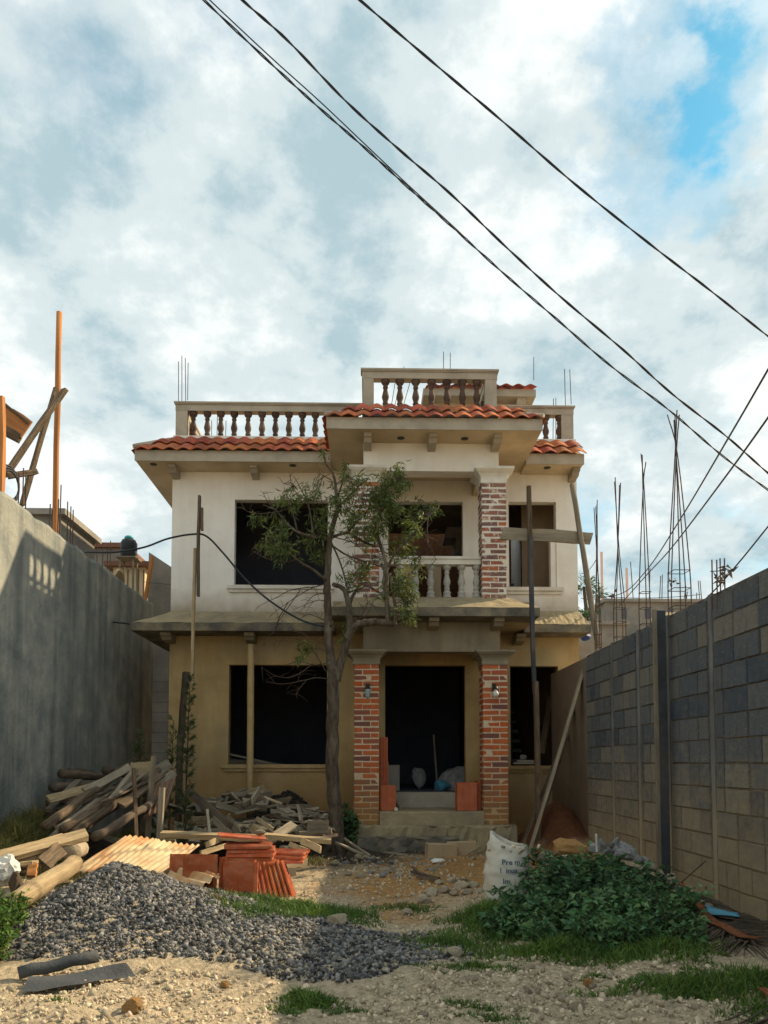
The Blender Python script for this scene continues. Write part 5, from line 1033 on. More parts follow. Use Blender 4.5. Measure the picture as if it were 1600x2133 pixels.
def stone(px, py, s, label, me=None, rot=None, group=None, dz=.25, sx=1.0):
    c = G(px, py)
    for _ in range(3): c = G(px, py, gh(c.x, c.y))
    c.z = gh(c.x, c.y)+s*dz; o = inst('stone', me or random.choice(RK), None, c, rot or (random.uniform(-.4, .4), random.uniform(-.4, .4), random.uniform(0, 6)), (s*sx, s, s)); tag(o, label, 'stone', group); return o
o = inst('stone', RKG[0], None, U(233, 1812, 5.62), (0, -.3, .2), (.085, .05, .05)); tag(o, 'oblong grey stone on top of the gravel heap', 'stone')
stone(280, 2108, .055, 'orange tinted rock near the bottom left', RKO, dz=.4); stone(468, 2055, .03, 'small orange stone at the edge of the gravel', RKO); stone(702, 1925, .10, 'flat white rock at the edge of the grass', None, (0, 0, .2)); stone(848, 1906, .055, 'single tan stone before the weed patch', dz=.4); stone(1225, 2052, .035, 'reddish brown clod on the pale gravel', RKO); stone(1205, 2105, .05, 'squared tan stone at the bottom right', RK[1]); stone(985, 2045, .05, 'flat stone slab half sunk in the pale gravel', sx=1.6); stone(940, 1992, .06, 'flat slab at the edge of the grass before the bush', sx=1.5)
for i, (px, py, s) in enumerate([(880, 1872, .05), (900, 1864, .07), (925, 1858, .06), (945, 1865, .05), (960, 1850, .08), (975, 1862, .05), (915, 1842, .05), (940, 1838, .06), (965, 1836, .05), (985, 1848, .06), (890, 1880, .045), (1000, 1862, .05)]): stone(px, py, s, 'lump in the small pile of pale rubble left of the sack', None, group='rubble pile left of the sack', sx=1.3)
for i, (px, py, s) in enumerate([(725, 1822, .05), (752, 1828, .06), (770, 1822, .05), (805, 1818, .07), (795, 1828, .05), (830, 1826, .06), (745, 1790, .06), (720, 1780, .05), (760, 1778, .06), (735, 1765, .07), (870, 1795, .04), (985, 1790, .04), (1040, 1758, .07), (700, 1800, .05), (780, 1806, .05), (815, 1800, .045)]): stone(px, py, s, 'broken stone in the dark rubble before the porch', random.choice(RK+RKG), group='rubble before the porch')
r3 = random.Random(12)
for i in range(60):
    k = r3.random(); px = 700+230*k+r3.gauss(0, 14); py = 1762+55*math.sin(k*2.6)+r3.gauss(0, 14); stone(px, max(1752, py), (s_ := r3.uniform(.016, .045)), f"{'larger' if s_ > .03 else 'small'} broken stone in the dark rubble {'by the tree foot' if k < .3 else 'halfway to the concrete blocks' if k < .6 else 'towards the path'}, {'back' if py < 1785 else 'front'}", r3.choice(RK+RKG+RKG), group='rubble before the porch')
r2 = random.Random(8)
for i in range(46):
    px = r2.uniform(860, 1480); py = r2.uniform(1995, 2120); s_ = r2.uniform(.012, .030); stone(px, py, s_, f"{'flat' if s_ > .02 else 'tiny flat'} stone on the pale foreground gravel, {'left' if px < 1060 else 'centre' if px < 1270 else 'right'} part, {'far' if py < 2035 else 'middle' if py < 2080 else 'near'}", None, group='flat stones on the foreground gravel', sx=1.4)
for i, (a, b_, w) in enumerate([((700, 1755, 9.8), (755, 1768, 9.4), .035), ((715, 1745, 10.0), (770, 1782, 9.3), .03), ((800, 1775, 9.5), (850, 1772, 9.5), .03), ((858, 1815, 8.2), (915, 1830, 7.9), .05), ((868, 1826, 8.0), (918, 1836, 7.8), .025), ((975, 1778, 9.7), (1000, 1760, 10.0), .03), ((860, 1806, 8.3), (880, 1826, 8.0), .03)]):
    a = U(*a); b_ = U(*b_); a.z = max(gh(a.x, a.y)+.02, a.z-.0); b_.z = max(gh(b_.x, b_.y)+.015, min(b_.z, gh(b_.x, b_.y)+.1)); board_at('stick', a, b_, w, .02, 'wood_brown' if i in (3, 4, 6) else 'wood_grey', ['pale stick by the foot of the tree', 'crossed stick by the foot of the tree', 'short stick lying before the porch step', 'curled brown bark piece in the yard', 'thin stick under the bark piece in the yard', 'splinter right of the concrete blocks', 'bent twig against the bark piece'][i], 'stick')
o = inst('plastic_scrap', rock_mesh('plastic_scrap', 'plastic_white', 66, 2, .6), None, g(913, 1795, 9.3)+Vector((0, 0, .02)), (0, 0, 0), (.09, .06, .03)); tag(o, 'crumpled white plastic scrap before the concrete blocks', 'litter')
# rubber mat and roll
c = G(160, 2030); t = empty('rubber_mat', (c.x, c.y, 0)); tag(t, 'dark rubber sheet with a rolled edge below the gravel heap', 'rubber sheet')
n = 16; vs = []
A = G(45, 2062, .09); B = G(285, 2020, .09); Cc = G(262, 1998, .14); Dd = G(60, 2022, .14)
for i in range(n+1):
    for j in range(7):
        u = i/n; v = j/6; p_ = A.lerp(B, u).lerp(Dd.lerp(Cc, u), v); p_.z = max(gh(p_.x, p_.y)+.022, p_.z-.03+.012*math.sin(5*u+3*v)); vs.append(p_-t.location)
MB().add(vs, [(i*7+j, (i+1)*7+j, (i+1)*7+j+1, i*7+j+1) for i in range(n) for j in range(6)]).build('sheet', 'rubber', t, True)
a = G(38, 2032, .10); b_ = G(205, 1990, .16); a.z = max(a.z, gh(a.x, a.y)+.04); b_.z = max(b_.z, gh(b_.x, b_.y)+.04); MB().tube([a.lerp(b_, k/6)-t.location+Vector((0, 0, .006*math.sin(k*2))) for k in range(7)], .033, 12).build('rolled_edge', 'rubber', t, True)

cl = np.column_stack([rng.normal(-1.2, .36, 420), rng.normal(11.62, .16, 420)]); cl = cl[cl[:, 1] < 11.95]; rs = rng.uniform(.012, .045, len(cl)); V_, F_ = stone_arrays(np.column_stack([cl, gz(cl[:, 0], cl[:, 1])+rs*.3]), rs); o = np_mesh('soil_heap', V_, F_, 'soil_dark'); tag(o, 'heap of dark clods against the wall below the lower left window', 'soil', kind='stuff')
# ------------------------------------------------------------------ the white sack
c = Vector((1.16, 6.40, gh(1.16, 6.40)-.02)); t = empty('woven_sack', c); tag(t, 'white woven sack of rubble with blue lettering beside the bush', 'sack'); t.scale = (1, 1, .94)
n = 28; lv = []; r = random.Random(3)
for k in range(19):
    h_ = k/18; z = .53*h_; w = .165+.02*math.sin(3.1*h_)-.028*h_*h_; crease = .008*math.sin(k*2.6)+(.012 if k in (11, 12) else 0)
    for i in range(n):
        a = 2*math.pi*i/n; rr = w+crease*math.sin(a*2+k)+.006*math.sin(5*a+k*1.3)
        lv.append((rr*math.cos(a)*1.08+.0*z+.02*h_, rr*.86*math.sin(a), z+(.03*math.cos(a-2.6)+.022*math.cos(2*a+.5)-.05*h_*math.cos(a)*.6)*h_**2))
fs = [(k*n+i, k*n+(i+1) % n, (k+1)*n+(i+1) % n, (k+1)*n+i) for k in range(18) for i in range(n)]
b0 = len(lv)                                             # the mouth folds in
for s, dz in ((.90, -.01), (.84, -.09)):
    for i in range(n):
        x, y, z = lv[18*n+i]; lv.append((.02+(x-.02)*s, y*s, z+dz))
fs += [(18*n+i, 18*n+(i+1) % n, b0+(i+1) % n, b0+i) for i in range(n)]+[(b0+i, b0+(i+1) % n, b0+n+(i+1) % n, b0+n+i) for i in range(n)]+[tuple(range(n-1, -1, -1))]
MB().add(lv, fs).build('cloth', 'sack_cloth', t, True)
P3 = np.column_stack([rng.normal(.02, .075, 90), rng.normal(0, .06, 90), rng.uniform(.44, .485, 90)]); rs = rng.uniform(.012, .03, 90); V_, F_ = stone_arrays(P3, rs); o = np_mesh('rubble_fill', V_, F_, 'pebble', np.repeat(rng.random(90), 12) if len(ico()[0]) == 12 else np.repeat(rng.random(90), len(ico()[0])), t); o['kind'] = 'stuff'
for txt, dx_, z, s in (('Pre m', -.065, .335, .062), ('l  inua', -.080, .265, .058), ('Im', -.06, .175, .060)):
    cu = bpy.data.curves.new('lettering', 'FONT'); cu.body = txt; cu.size = s; cu.extrude = .0; cu.offset = .0015; ob = bpy.data.objects.new('lettering', cu); COL.objects.link(ob)
    dg = bpy.context.evaluated_depsgraph_get(); me = bpy.data.meshes.new_from_object(ob.evaluated_get(dg)); bpy.data.objects.remove(ob)
    bm = bmesh.new(); bm.from_mesh(me); bmesh.ops.subdivide_edges(bm, edges=bm.edges[:], cuts=1)
    for v in bm.verts:                                   # wrap the print round the sack
        x = v.co.x+dx_; zz = v.co.y+z; k = min(17, max(0, int(zz/.53*18))); ww = .165+.02*math.sin(3.1*zz/.53)-.028*(zz/.53)**2
        xx = max(-.99, min(.99, (x-.01)/(ww*1.08))); v.co = Vector((x, -(ww+.021)*.86*math.sqrt(1-xx*xx), zz))
    bm.to_mesh(me); bm.free(); me.materials.clear(); me.materials.append(MATS['sack_ink']); inst('lettering', me, t)

# ------------------------------------------------------------------ bush on the rubble mound
bc = Vector((1.95, 5.95, gh(1.95, 5.95))); t = empty('leafy_bush', bc); tag(t, 'dense dark green bush growing over the rubble mound on the right', 'bush')
NS = 640; mb = MB(); P = []; D = []; Lf = []; var = []; rb = random.Random(23)
for i in range(NS):                                     # leafy shoots rooted all over the mound
    a = rb.uniform(0, 6.283); q = math.sqrt(rb.random()); x = 1.80+.88*q*math.cos(a)+.10*math.sin(5*a)*q; y = 5.66+.90*q*math.sin(a)
    side = i >= 560                                      # the taller clump crowding the sack
    if side: x = rb.uniform(1.36, 1.66); y = rb.uniform(5.92, 6.22); q = .3
    elif x > 2.34+.3*(y-5.8)+.08*math.sin(y*9) or (x < 1.33 and y > 6.15): continue
    h_ = rb.uniform(.12, .36)*(1.05-.45*q)*(1.35 if rb.random() < .08 else 1)*(1.25 if side else .55 if y > 6.05 else 1.15); ln_ = Vector((rb.gauss(.35*math.cos(a)*q, .35), rb.gauss(.35*math.sin(a)*q-.15, .35), 1)).normalized()
    b_ = Vector((x, y, gh(x, y)-.02)); tip = b_+ln_*h_; tip.z -= .15*h_*rb.random(); tone = rb.random()
    pts_ = spline([b_, b_.lerp(tip, .55)+Vector((0, 0, .03*h_)), tip], 3); mb.tube([p_-bc for p_ in pts_], [.0042-.0025*j/(len(pts_)-1) for j in range(len(pts_))], 4, cap=False)
    for k in range(int(18+h_*75)):
        u = rb.uniform(.15, 1.0); p_ = b_.lerp(tip, u); an = rb.uniform(0, 6.283); d = Vector((math.cos(an), math.sin(an)-.2, rb.uniform(-.35, .45))).normalized(); off = rb.uniform(0, .055)*(1.1-.5*u)
        P.append((p_+d*off)[:]); D.append(d[:]); Lf.append(rb.uniform(.026, .078)); var.append(min(1, max(0, .65*tone+.35*rb.random()+(.25 if u > .85 else 0)-.05)))
P = np.array(P); D = np.array(D); Lf = np.array(Lf); V_, F_ = leaf_arrays(P, D, Lf, Lf*rng.uniform(.38, .6, len(Lf)), .6); np_mesh('foliage', V_-np.array(bc), F_, 'leaf_bush', np.repeat(np.array(var), 5), t)
mb.build('stems', 'twig', t)['kind'] = 'stuff'
o = inst('boulder', rock_mesh('boulder', 'stone_orange', 201, 3, .5, .8), None, U(1190, 1772, 7.0), (0, .1, .2), (.20, .17, .15)); tag(o, 'large ochre boulder at the top of the rubble mound', 'boulder')
o = inst('boulder', rock_mesh('boulder', 'slab_edge', 202, 2, .2, .7), None, U(1134, 1784, 6.8), (0, -.5, .4), (.09, .08, .075)); tag(o, 'dark angular block left of the ochre boulder', 'block')
o = inst('boulder', rock_mesh('boulder', 'stone', 203, 2, .2, .5), None, U(1165, 1790, 6.75), (0, -.35, .1), (.13, .08, .06)); tag(o, 'long tan slab propped under the ochre boulder', 'slab')
o = inst('torn_sack', rock_mesh('torn_sack', 'rag', 204, 3, .5, .9), None, U(1298, 1775, 6.95), (0, .35, .1), (.13, .12, .12)); tag(o, 'torn grey sack lying on the rubble mound', 'sack')
for i, (px, py, s, m) in enumerate([(1240, 1768, .07, 'rag'), (1255, 1760, .06, 'stone_grey'), (1262, 1772, .055, 'rag'), (1275, 1780, .06, 'steel_dark'), (1276, 1760, .045, 'stone_grey'), (1285, 1752, .05, 'rag')]):
    o = inst('rubbish_lump', rock_mesh('rubbish_lump', m, 210+i, 2, .6), None, U(px, py, 6.9), (i, i, 0), (s, s*.7, s*.7)); tag(o, 'crumpled grey rag or shard on the mound beside the torn sack', 'rubbish', 'rags beside the torn sack')
o = beam('white_stick', U(1243, 1775, 6.75), U(1242, 1738, 6.75), .018, .012, 'plastic_white'); tag(o, 'thin white stick upright on the rubble mound', 'stick')
for i, (px, py, s, X_) in enumerate([(1360, 1808, .06, 0), (1375, 1822, .07, 0), (1395, 1835, .07, 0), (1385, 1850, .05, 0), (1412, 1852, .06, 0), (1425, 1875, .07, 0), (1440, 1860, .05, 0), (1345, 1795, .06, 0), (1400, 1870, .06, 0), (1330, 1790, .05, 0)]): 
    o = inst('stone', random.choice(RK+RKG), None, U(px, py, 6.3-.02*i), (i, .3, i), (s, s, s*.8)); tag(o, 'broken stone in the rubble between the bush and the wall', 'stone', 'rubble along the wall')
for k, (px, py, s, lab) in enumerate([(1458, 1878, .035, 'small'), (1470, 1886, .055, 'larger')]): o = inst('stone', RK[k], None, U(px, py, 5.85), (0, 0, k), (s*1.2, s, s*.6)); tag(o, lab+' white stone beside the blue plastic', 'stone')
o = corrugated('plastic_scrap', U(1382, 1872, 5.9), Vector((.10, -.05, -.015)), Vector((.06, .10, .06)), 5, 'bread_tan', 'ribbed cream plastic piece at the right of the bush', .004, 5, .002, 'litter')
o = corrugated('plastic_scrap', U(1472, 1900, 5.6), Vector((.19, -.10, -.03)), Vector((.05, .12, .03)), 1, 'plastic_blue', 'light blue plastic scrap by the foot of the block wall', .012, 8, .015, 'litter')
o = MB().tube([U(1408, 1848, 6.1), U(1470, 1793, 6.0)], .006, 5).build('rebar', 'rust_bar'); tag(o, 'thin rusty bar poking out of the rubble by the wall', 'rebar')
# dry palm frond
def frond(pts, w, label, nl, spread, seed):
    P_ = spline(pts, 6)
    for p_ in P_: p_.z = max(p_.z, gh(p_.x, p_.y)+.05)
    t = empty('palm_frond', P_[0]); tag(t, label, 'palm frond'); n_ = len(P_)
    mb = MB(); vs = []
    for i, p_ in enumerate(P_):
        d = (P_[min(i+1, n_-1)]-P_[max(i-1, 0)]).normalized(); sd_ = d.cross(Vector((0, 0, 1))).normalized(); k = i/(n_-1); ww = w*(.45+.75*math.sin(min(1, k*1.15)*2.2)); up_ = sd_.cross(d)
        for s, hgt in ((-1, .0), (-.6, .010), (0, .004), (.6, .012), (1, 0), (0, -.008)): vs.append(p_+sd_*ww*s+up_*hgt-t.location)
    mb.add(vs, [(i*6+k, i*6+(k+1) % 6, (i+1)*6+(k+1) % 6, (i+1)*6+k) for i in range(n_-1) for k in range(6)]+[(5, 4, 3, 2, 1, 0), tuple((n_-1)*6+k for k in range(6))]).build('spine', 'frond_spine', t, True)
    r = random.Random(seed); mb = MB(); 
    for i in range(nl):
        k = int((.25+.7*r.random())*n_) % n_; p_ = P_[min(k, n_-2)]; d = (P_[min(k+1, n_-1)]-p_).normalized(); sd_ = d.cross(Vector((0, 0, 1))).normalized()
        s = -1 if r.random() < .2 else 1; L_ = r.uniform(.35, .62); an = r.uniform(.15, spread)
        dd = (d*math.cos(an)+sd_*s*math.sin(an)); pts_ = []
        for q_ in range(5):
            pp = p_+dd*L_*q_/4+sd_*s*.01; pp.z = max(gh(pp.x, pp.y)+.008+.01*r.random(), pp.z-.02-.10*(q_/4)**1.2+r.uniform(0, .02)); pts_.append(pp-t.location)
        mb.tube(pts_, [.007, .006, .005, .004, .002], 4)
    mb.build('leaflets', 'frond_dry', t)['kind'] = 'stuff'
frond([U(1418, 1838, 6.1)+Vector((0, 0, 0)), U(1450, 1885, 5.85), U(1475, 1930, 5.5), U(1520, 1975, 5.15), U(1575, 2008, 4.85)], .042, 'dry orange palm frond with grey leaflets by the block wall', 95, 1.0, 4)
a = G(1585, 2060, .06); b_ = G(1680, 2110, .05)
frond([a, a.lerp(b_, .5), b_], .04, 'second dry palm frond at the bottom right corner', 50, 1.3, 6)

# ------------------------------------------------------------------ grass and weeds
def grass(patches, name, label, m, kindlab='grass'):
    Ps = []; Ds = []; Ls = []
    for (px, py, rx, ry, h_, cnt) in patches:
        if abs(px) < 10: c = Vector((px, py, 0))              # given as a place in the yard
        else:
            c = G(px, py)
            for _ in range(3): c = G(px, py, gh(c.x, c.y))
        a = rng.uniform(0, 2*np.pi, cnt); q = rng.uniform(0, 1, cnt)**.62*1.2; k_ = 1+.35*np.sin(a*3+px)+.25*np.sin(a*7+py)
        x = c.x+rx*q*np.cos(a)*k_; y = c.y+ry*q*np.sin(a)*k_; Ps.append(np.column_stack([x, y, gz(x, y)-.005]))
        d = rng.normal(0, .42, (cnt, 3)); d[:, 2] = 1; Ds.append(d); Ls.append(h_*rng.uniform(.35, 1.1, cnt)*np.maximum(.25, 1.05-.6*q))
    P = np.concatenate(Ps); D = np.concatenate(Ds); D /= np.linalg.norm(D, axis=1)[:, None]; L_ = np.concatenate(Ls)[:, None]; n_ = len(P)
    S_ = np.cross(D, rand_dirs(n_)); S_ /= np.linalg.norm(S_, axis=1)[:, None]; w = rng.uniform(.0022, .0045, (n_, 1)); bend = rng.normal(0, .32, (n_, 3)); bend[:, 2] = -np.abs(bend[:, 2])*.6
    mid = P+D*L_*.55; tip = P+D*L_+bend*L_*.8
    V_ = np.stack([P-S_*w, P+S_*w, mid+S_*w*.8, mid-S_*w*.8, tip], 1).reshape(-1, 3); b = (np.arange(n_)*5)[:, None]
    F_ = np.concatenate([b+np.array([[0, 1, 2]]), b+np.array([[0, 2, 3]]), b+np.array([[3, 2, 4]])])
    o = np_mesh(name, V_, F_, m, np.repeat(rng.random(n_), 5)); tag(o, label, kindlab, kind='stuff'); return o
grass([(640, 1900, .52, .28, .15, 3600), (560, 1905, .30, .2, .12, 1200), (720, 1912, .25, .18, .10, 900), (485, 1898, .2, .12, .10, 500), (1010, 1915, .22, .30, .22, 1900), (1060, 1950, .4, .25, .16, 1900), (940, 1965, .32, .14, .10, 1300), (985, 2015, .28, .11, .07, 1000), (1180, 1985, .55, .16, .17, 3000), (1350, 1990, .45, .2, .15, 2200),
       (650, 2095, .16, .10, .11, 1300), (620, 2078, .08, .06, .09, 400), (1450, 2065, .38, .17, .13, 3000), (1360, 2040, .14, .08, .06, 400), (1035, 2128, .16, .06, .06, 500), (960, 2090, .14, .04, .04, 300), (1240, 2035, .1, .05, .05, 260), (1580, 2050, .12, .15, .16, 800), (860, 1895, .2, .1, .08, 500), (1590, 2110, .2, .1, .1, 500), (1000, 2100, .15, .06, .05, 300), (120, 2095, .05, .04, .05, 80)],
      'grass', 'green grass growing in tufts across the yard', 'grass_blade')
grass([(-3.55, 8.1, .35, .5, .34, 1500), (-3.3, 7.5, .4, .4, .30, 1500), (-3.75, 8.8, .2, .5, .36, 800), (-2.95, 7.8, .3, .35, .24, 700), (30, 1735, .45, .45, .26, 1900), (90, 1720, .35, .3, .22, 900), (210, 1745, .3, .3, .22, 700), (250, 1740, .35, .3, .28, 1000), (310, 1745, .3, .2, .2, 600), (640, 1765, .25, .2, .14, 500), (110, 1790, .2, .3, .14, 500), (455, 1880, .08, .05, .12, 120), (20, 1700, .3, .5, .3, 800), (60, 1900, .12, .1, .12, 200), (830, 1890, .22, .12, .07, 350)],
      'dry_grass', 'yellowish grass along the left wall and timber', 'grass_dry')
def weed(cx, cy, h_, rx, n_, m, label, L_=(.03, .06), W_=(.012, .022), name='weed_plant', ry=None, stems=14, cat='weed', lean=(0, 0), zf=None):
    z0 = gh(cx, cy) if zf is None else zf; t = empty(name, (cx, cy, z0)); tag(t, label, cat); mb = MB(); P = []; D = []
    for i in range(stems):
        a = random.uniform(0, 6.28); s = random.uniform(.15, 1); b_ = Vector((math.cos(a)*rx*.3*s, math.sin(a)*(ry or rx)*.3*s, -.03)); tp = Vector((math.cos(a)*rx*s+lean[0], math.sin(a)*(ry or rx)*s+lean[1], h_*random.uniform(.5, 1)*(1.1-.4*s)))
        pts = spline([b_, b_.lerp(tp, .5)+Vector((0, 0, h_*.08)), tp], 4); mb.tube(pts, .003, 4)
        for k in range(max(1, n_//stems)):
            u = random.uniform(.2, 1); p_ = pts[min(len(pts)-1, int(u*len(pts)))]; P.append(np.array(p_)+rng.normal(0, .018+.03*rx, 3)); D.append(rng.normal(0, 1, 3)+np.array([0, 0, .15]))
    mb.build('stems', 'twig', t)['kind'] = 'stuff'; P = np.array(P); D = np.array(D); D /= np.linalg.norm(D, axis=1)[:, None]
    V_, F_ = leaf_arrays(P, D, rng.uniform(*L_, len(P)), rng.uniform(*W_, len(P)), .4); np_mesh('foliage', V_, F_, m, np.repeat(rng.random(len(P)), 5), t); return t
weed(-2.12, 4.45, .42, .17, 900, 'leaf_weed', 'bright green leafy weed at the lower left edge', stems=22); weed(-2.30, 4.75, .38, .17, 700, 'leaf_weed', 'green weed behind the bright weed at the left edge', stems=18); weed(-2.22, 5.0, .22, .12, 260, 'leaf_weed', 'small yellowish weed by the end of the big log', stems=10)
c = G(430, 1880); weed(c.x, c.y-.05, .16, .09, 170, 'leaf_weed', 'small weed in front of the red tiles', (.015, .035), (.008, .016))
weed(U(725, 1700, 10.5).x, 10.45, .62, .16, 600, 'leaf_bush', 'dark green weed at the foot of the left brick column', (.05, .09), (.03, .05), cat='weed')
def conifer(base, tip, r0, n_, label, name='evergreen_sapling'):
    base = Vector(base); tip = Vector(tip); t = empty(name, base); tag(t, label, 'shrub'); mb = MB(); mb.tube([(0, 0, -.05), tuple((tip-base)*.5), tuple(tip-base)], [.014, .01, .004], 5); P = []; D = []
    for i in range(n_):
        u = random.uniform(.12, 1); a = random.uniform(0, 6.28); rr = r0*(1.1-.75*u)*random.uniform(.4, 1); o_ = (tip-base)*u; d = Vector((math.cos(a), math.sin(a), random.uniform(.5, 1.3))).normalized(); mb.tube([o_, o_+d*rr], .0025, 3, cap=False)
        for k in range(20):
            P.append(np.array(o_+d*rr*random.uniform(.25, 1.05))); D.append(np.array(d)*.9+rng.normal(0, .45, 3))
    mb.build('trunk', 'twig', t); P = np.array(P); D = np.array(D); D /= np.linalg.norm(D, axis=1)[:, None]; V_, F_ = leaf_arrays(P, D, rng.uniform(.04, .085, len(P)), .008, .2); np_mesh('crown', V_, F_, 'leaf_conifer', np.repeat(rng.random(len(P)), 5), t)
Yc = 10.55; x_ = U(385, 1700, Yc).x
conifer((x_, Yc, .2), U(396, 1412, Yc), .20, 90, 'slender evergreen sapling growing against the weathered post'); conifer((U(352, 1700, Yc).x, Yc, .2), U(362, 1500, Yc), .22, 40, 'thin feathery sapling left of the weathered post'); conifer((U(290, 1700, 9.6).x, 9.6, .2), U(290, 1520, 9.6), .26, 50, 'feathery dark shrub rising behind the timber pile'); conifer((U(385, 1750, 9.3).x, 9.3, .05), U(388, 1655, 9.3), .22, 40, 'low feathery shrub at the left of the scrap heap'); conifer((U(330, 1740, 9.0).x, 9.0, .05), U(332, 1672, 9.0), .28, 40, 'low dark shrub below the rusty sheet')

# ------------------------------------------------------------------ the tree in front of the house
TY = 10.0
tb = Vector((U(703, 1775, TY).x, TY, gh(U(703, 1775, TY).x, TY))); tree = empty('peach_tree', tb); tag(tree, 'half bare tree with narrow drooping leaves before the left column', 'tree')
def tp(px, py, dy=0.0): return U(px, py, TY+dy)-tb
rt = random.Random(17)
def limb(pts, r0, r1, name='branch', m='bark', k=6, n_=8):
    P = spline(pts, k); nn = len(P)
    P = [p_+Vector((rt.uniform(-1, 1), rt.uniform(-1, 1), rt.uniform(-1, 1)))*r0*.10 if 0 < i < nn-1 else p_ for i, p_ in enumerate(P)]
    MB().tube(P, [(r0+(r1-r0)*i/(nn-1))*(1+.06*math.sin(i*1.9)) for i in range(nn)], n_).build(name, m, tree, True); return P
foot = tp(703, 1775); foot.z = -.10
SK = []
SK += limb([foot, tp(704, 1750), tp(698, 1690), tp(692, 1600), tp(693, 1500), tp(694, 1420), tp(691, 1380)], .098, .072, 'trunk', n_=14)
for i, (dx_, dy_) in enumerate(((.22, .05), (-.20, .02), (.05, -.2), (-.1, .18))): limb([Vector((0, 0, .16)), Vector((dx_*.6, dy_*.6, .03)), Vector((dx_*1.3, dy_*1.3, -.08))], .07, .03, 'root')
SK += limb([tp(691, 1390), tp(684, 1322), tp(684, 1279), tp(681, 1222), tp(684, 1164), tp(687, 1121)], .060, .038)
SK += limb([tp(700, 1420), tp(712, 1372), tp(727, 1322, -.05), tp(728, 1279, -.06), tp(724, 1250, -.05), tp(716, 1227, -.04), tp(693, 1216, -.1)], .060, .026)
SK += limb([tp(728, 1262, -.05), tp(733, 1245, -.04), tp(740, 1234, 0)], .025, .018)
SK += limb([tp(722, 1330, -.05), tp(737, 1307, -.1), tp(753, 1299, -.15), tp(782, 1296, -.2), tp(811, 1298, -.25), tp(823, 1303, -.26)], .055, .04)
R1 = limb([tp(809, 1296, -.25), tp(808, 1279, -.25), tp(805, 1236, -.22), tp(805, 1193, -.2), tp(802, 1164, -.2), tp(788, 1121, -.2), tp(785, 1092, -.18), tp(792, 1060, -.15), tp(800, 1030, -.1), tp(815, 1000, -.1)], .036, .010); SK += R1
R2 = limb([tp(822, 1303, -.26), tp(824, 1270, -.3), tp(818, 1230, -.3), tp(812, 1195, -.25)], .024, .018); SK += R2
R3 = limb([tp(808, 1180, -.2), tp(825, 1150, -.25), tp(854, 1121, -.3), tp(874, 1098, -.3), tp(894, 1075, -.3), tp(914, 1056, -.3)], .020, .006); SK += R3
SK += limb([tp(687, 1125), tp(694, 1092), tp(703, 1064), tp(701, 1035), tp(698, 1006), tp(693, 986), tp(678, 963), tp(675, 935)], .036, .006)
SK += limb([tp(701, 1040), tp(712, 1010, .05), tp(716, 990, .05), tp(720, 970, .05)], .014, .005)
SK += limb([tp(700, 1060), tp(726, 1035, -.1), tp(745, 1015, -.1), tp(768, 998, -.1)], .018, .005)
SK += limb([tp(684, 1122), tp(652, 1118, -.1), tp(618, 1107, -.15), tp(595, 1087, -.15), tp(575, 1064, -.15), tp(550, 1052, -.15)], .026, .005)
SK += limb([tp(620, 1108, -.15), tp(612, 1075, -.2), tp(600, 1040, -.2), tp(592, 1015, -.2)], .012, .004); SK += limb([tp(652, 1118, -.1), tp(648, 1080, .1), tp(640, 1045, .15), tp(625, 1015, .15), tp(612, 992, .15)], .014, .004)
SK += limb([tp(678, 1208, -.05), tp(652, 1187, -.15), tp(624, 1170, -.2), tp(601, 1150, -.2), tp(578, 1130, -.2), tp(556, 1105, -.2)], .022, .005)
SK += limb([tp(687, 1121), tp(724, 1110, -.05), tp(753, 1127, -.1), tp(782, 1138, -.15)], .022, .014); SK += limb([tp(724, 1110, -.05), tp(745, 1085, -.1), tp(765, 1065, -.1), tp(775, 1035, -.1)], .018, .006)
SK += limb([tp(690, 1130), tp(706, 1165, .05), tp(716, 1195, .05), tp(722, 1222, 0)], .012, .010); SK += limb([tp(690, 1135), tp(720, 1155, -.1), tp(755, 1168, -.15), tp(795, 1180, -.2)], .012, .012)
SK += limb([tp(724, 1235), tp(745, 1228, -.1), tp(770, 1222, -.15), tp(795, 1240, -.2)], .012, .006)
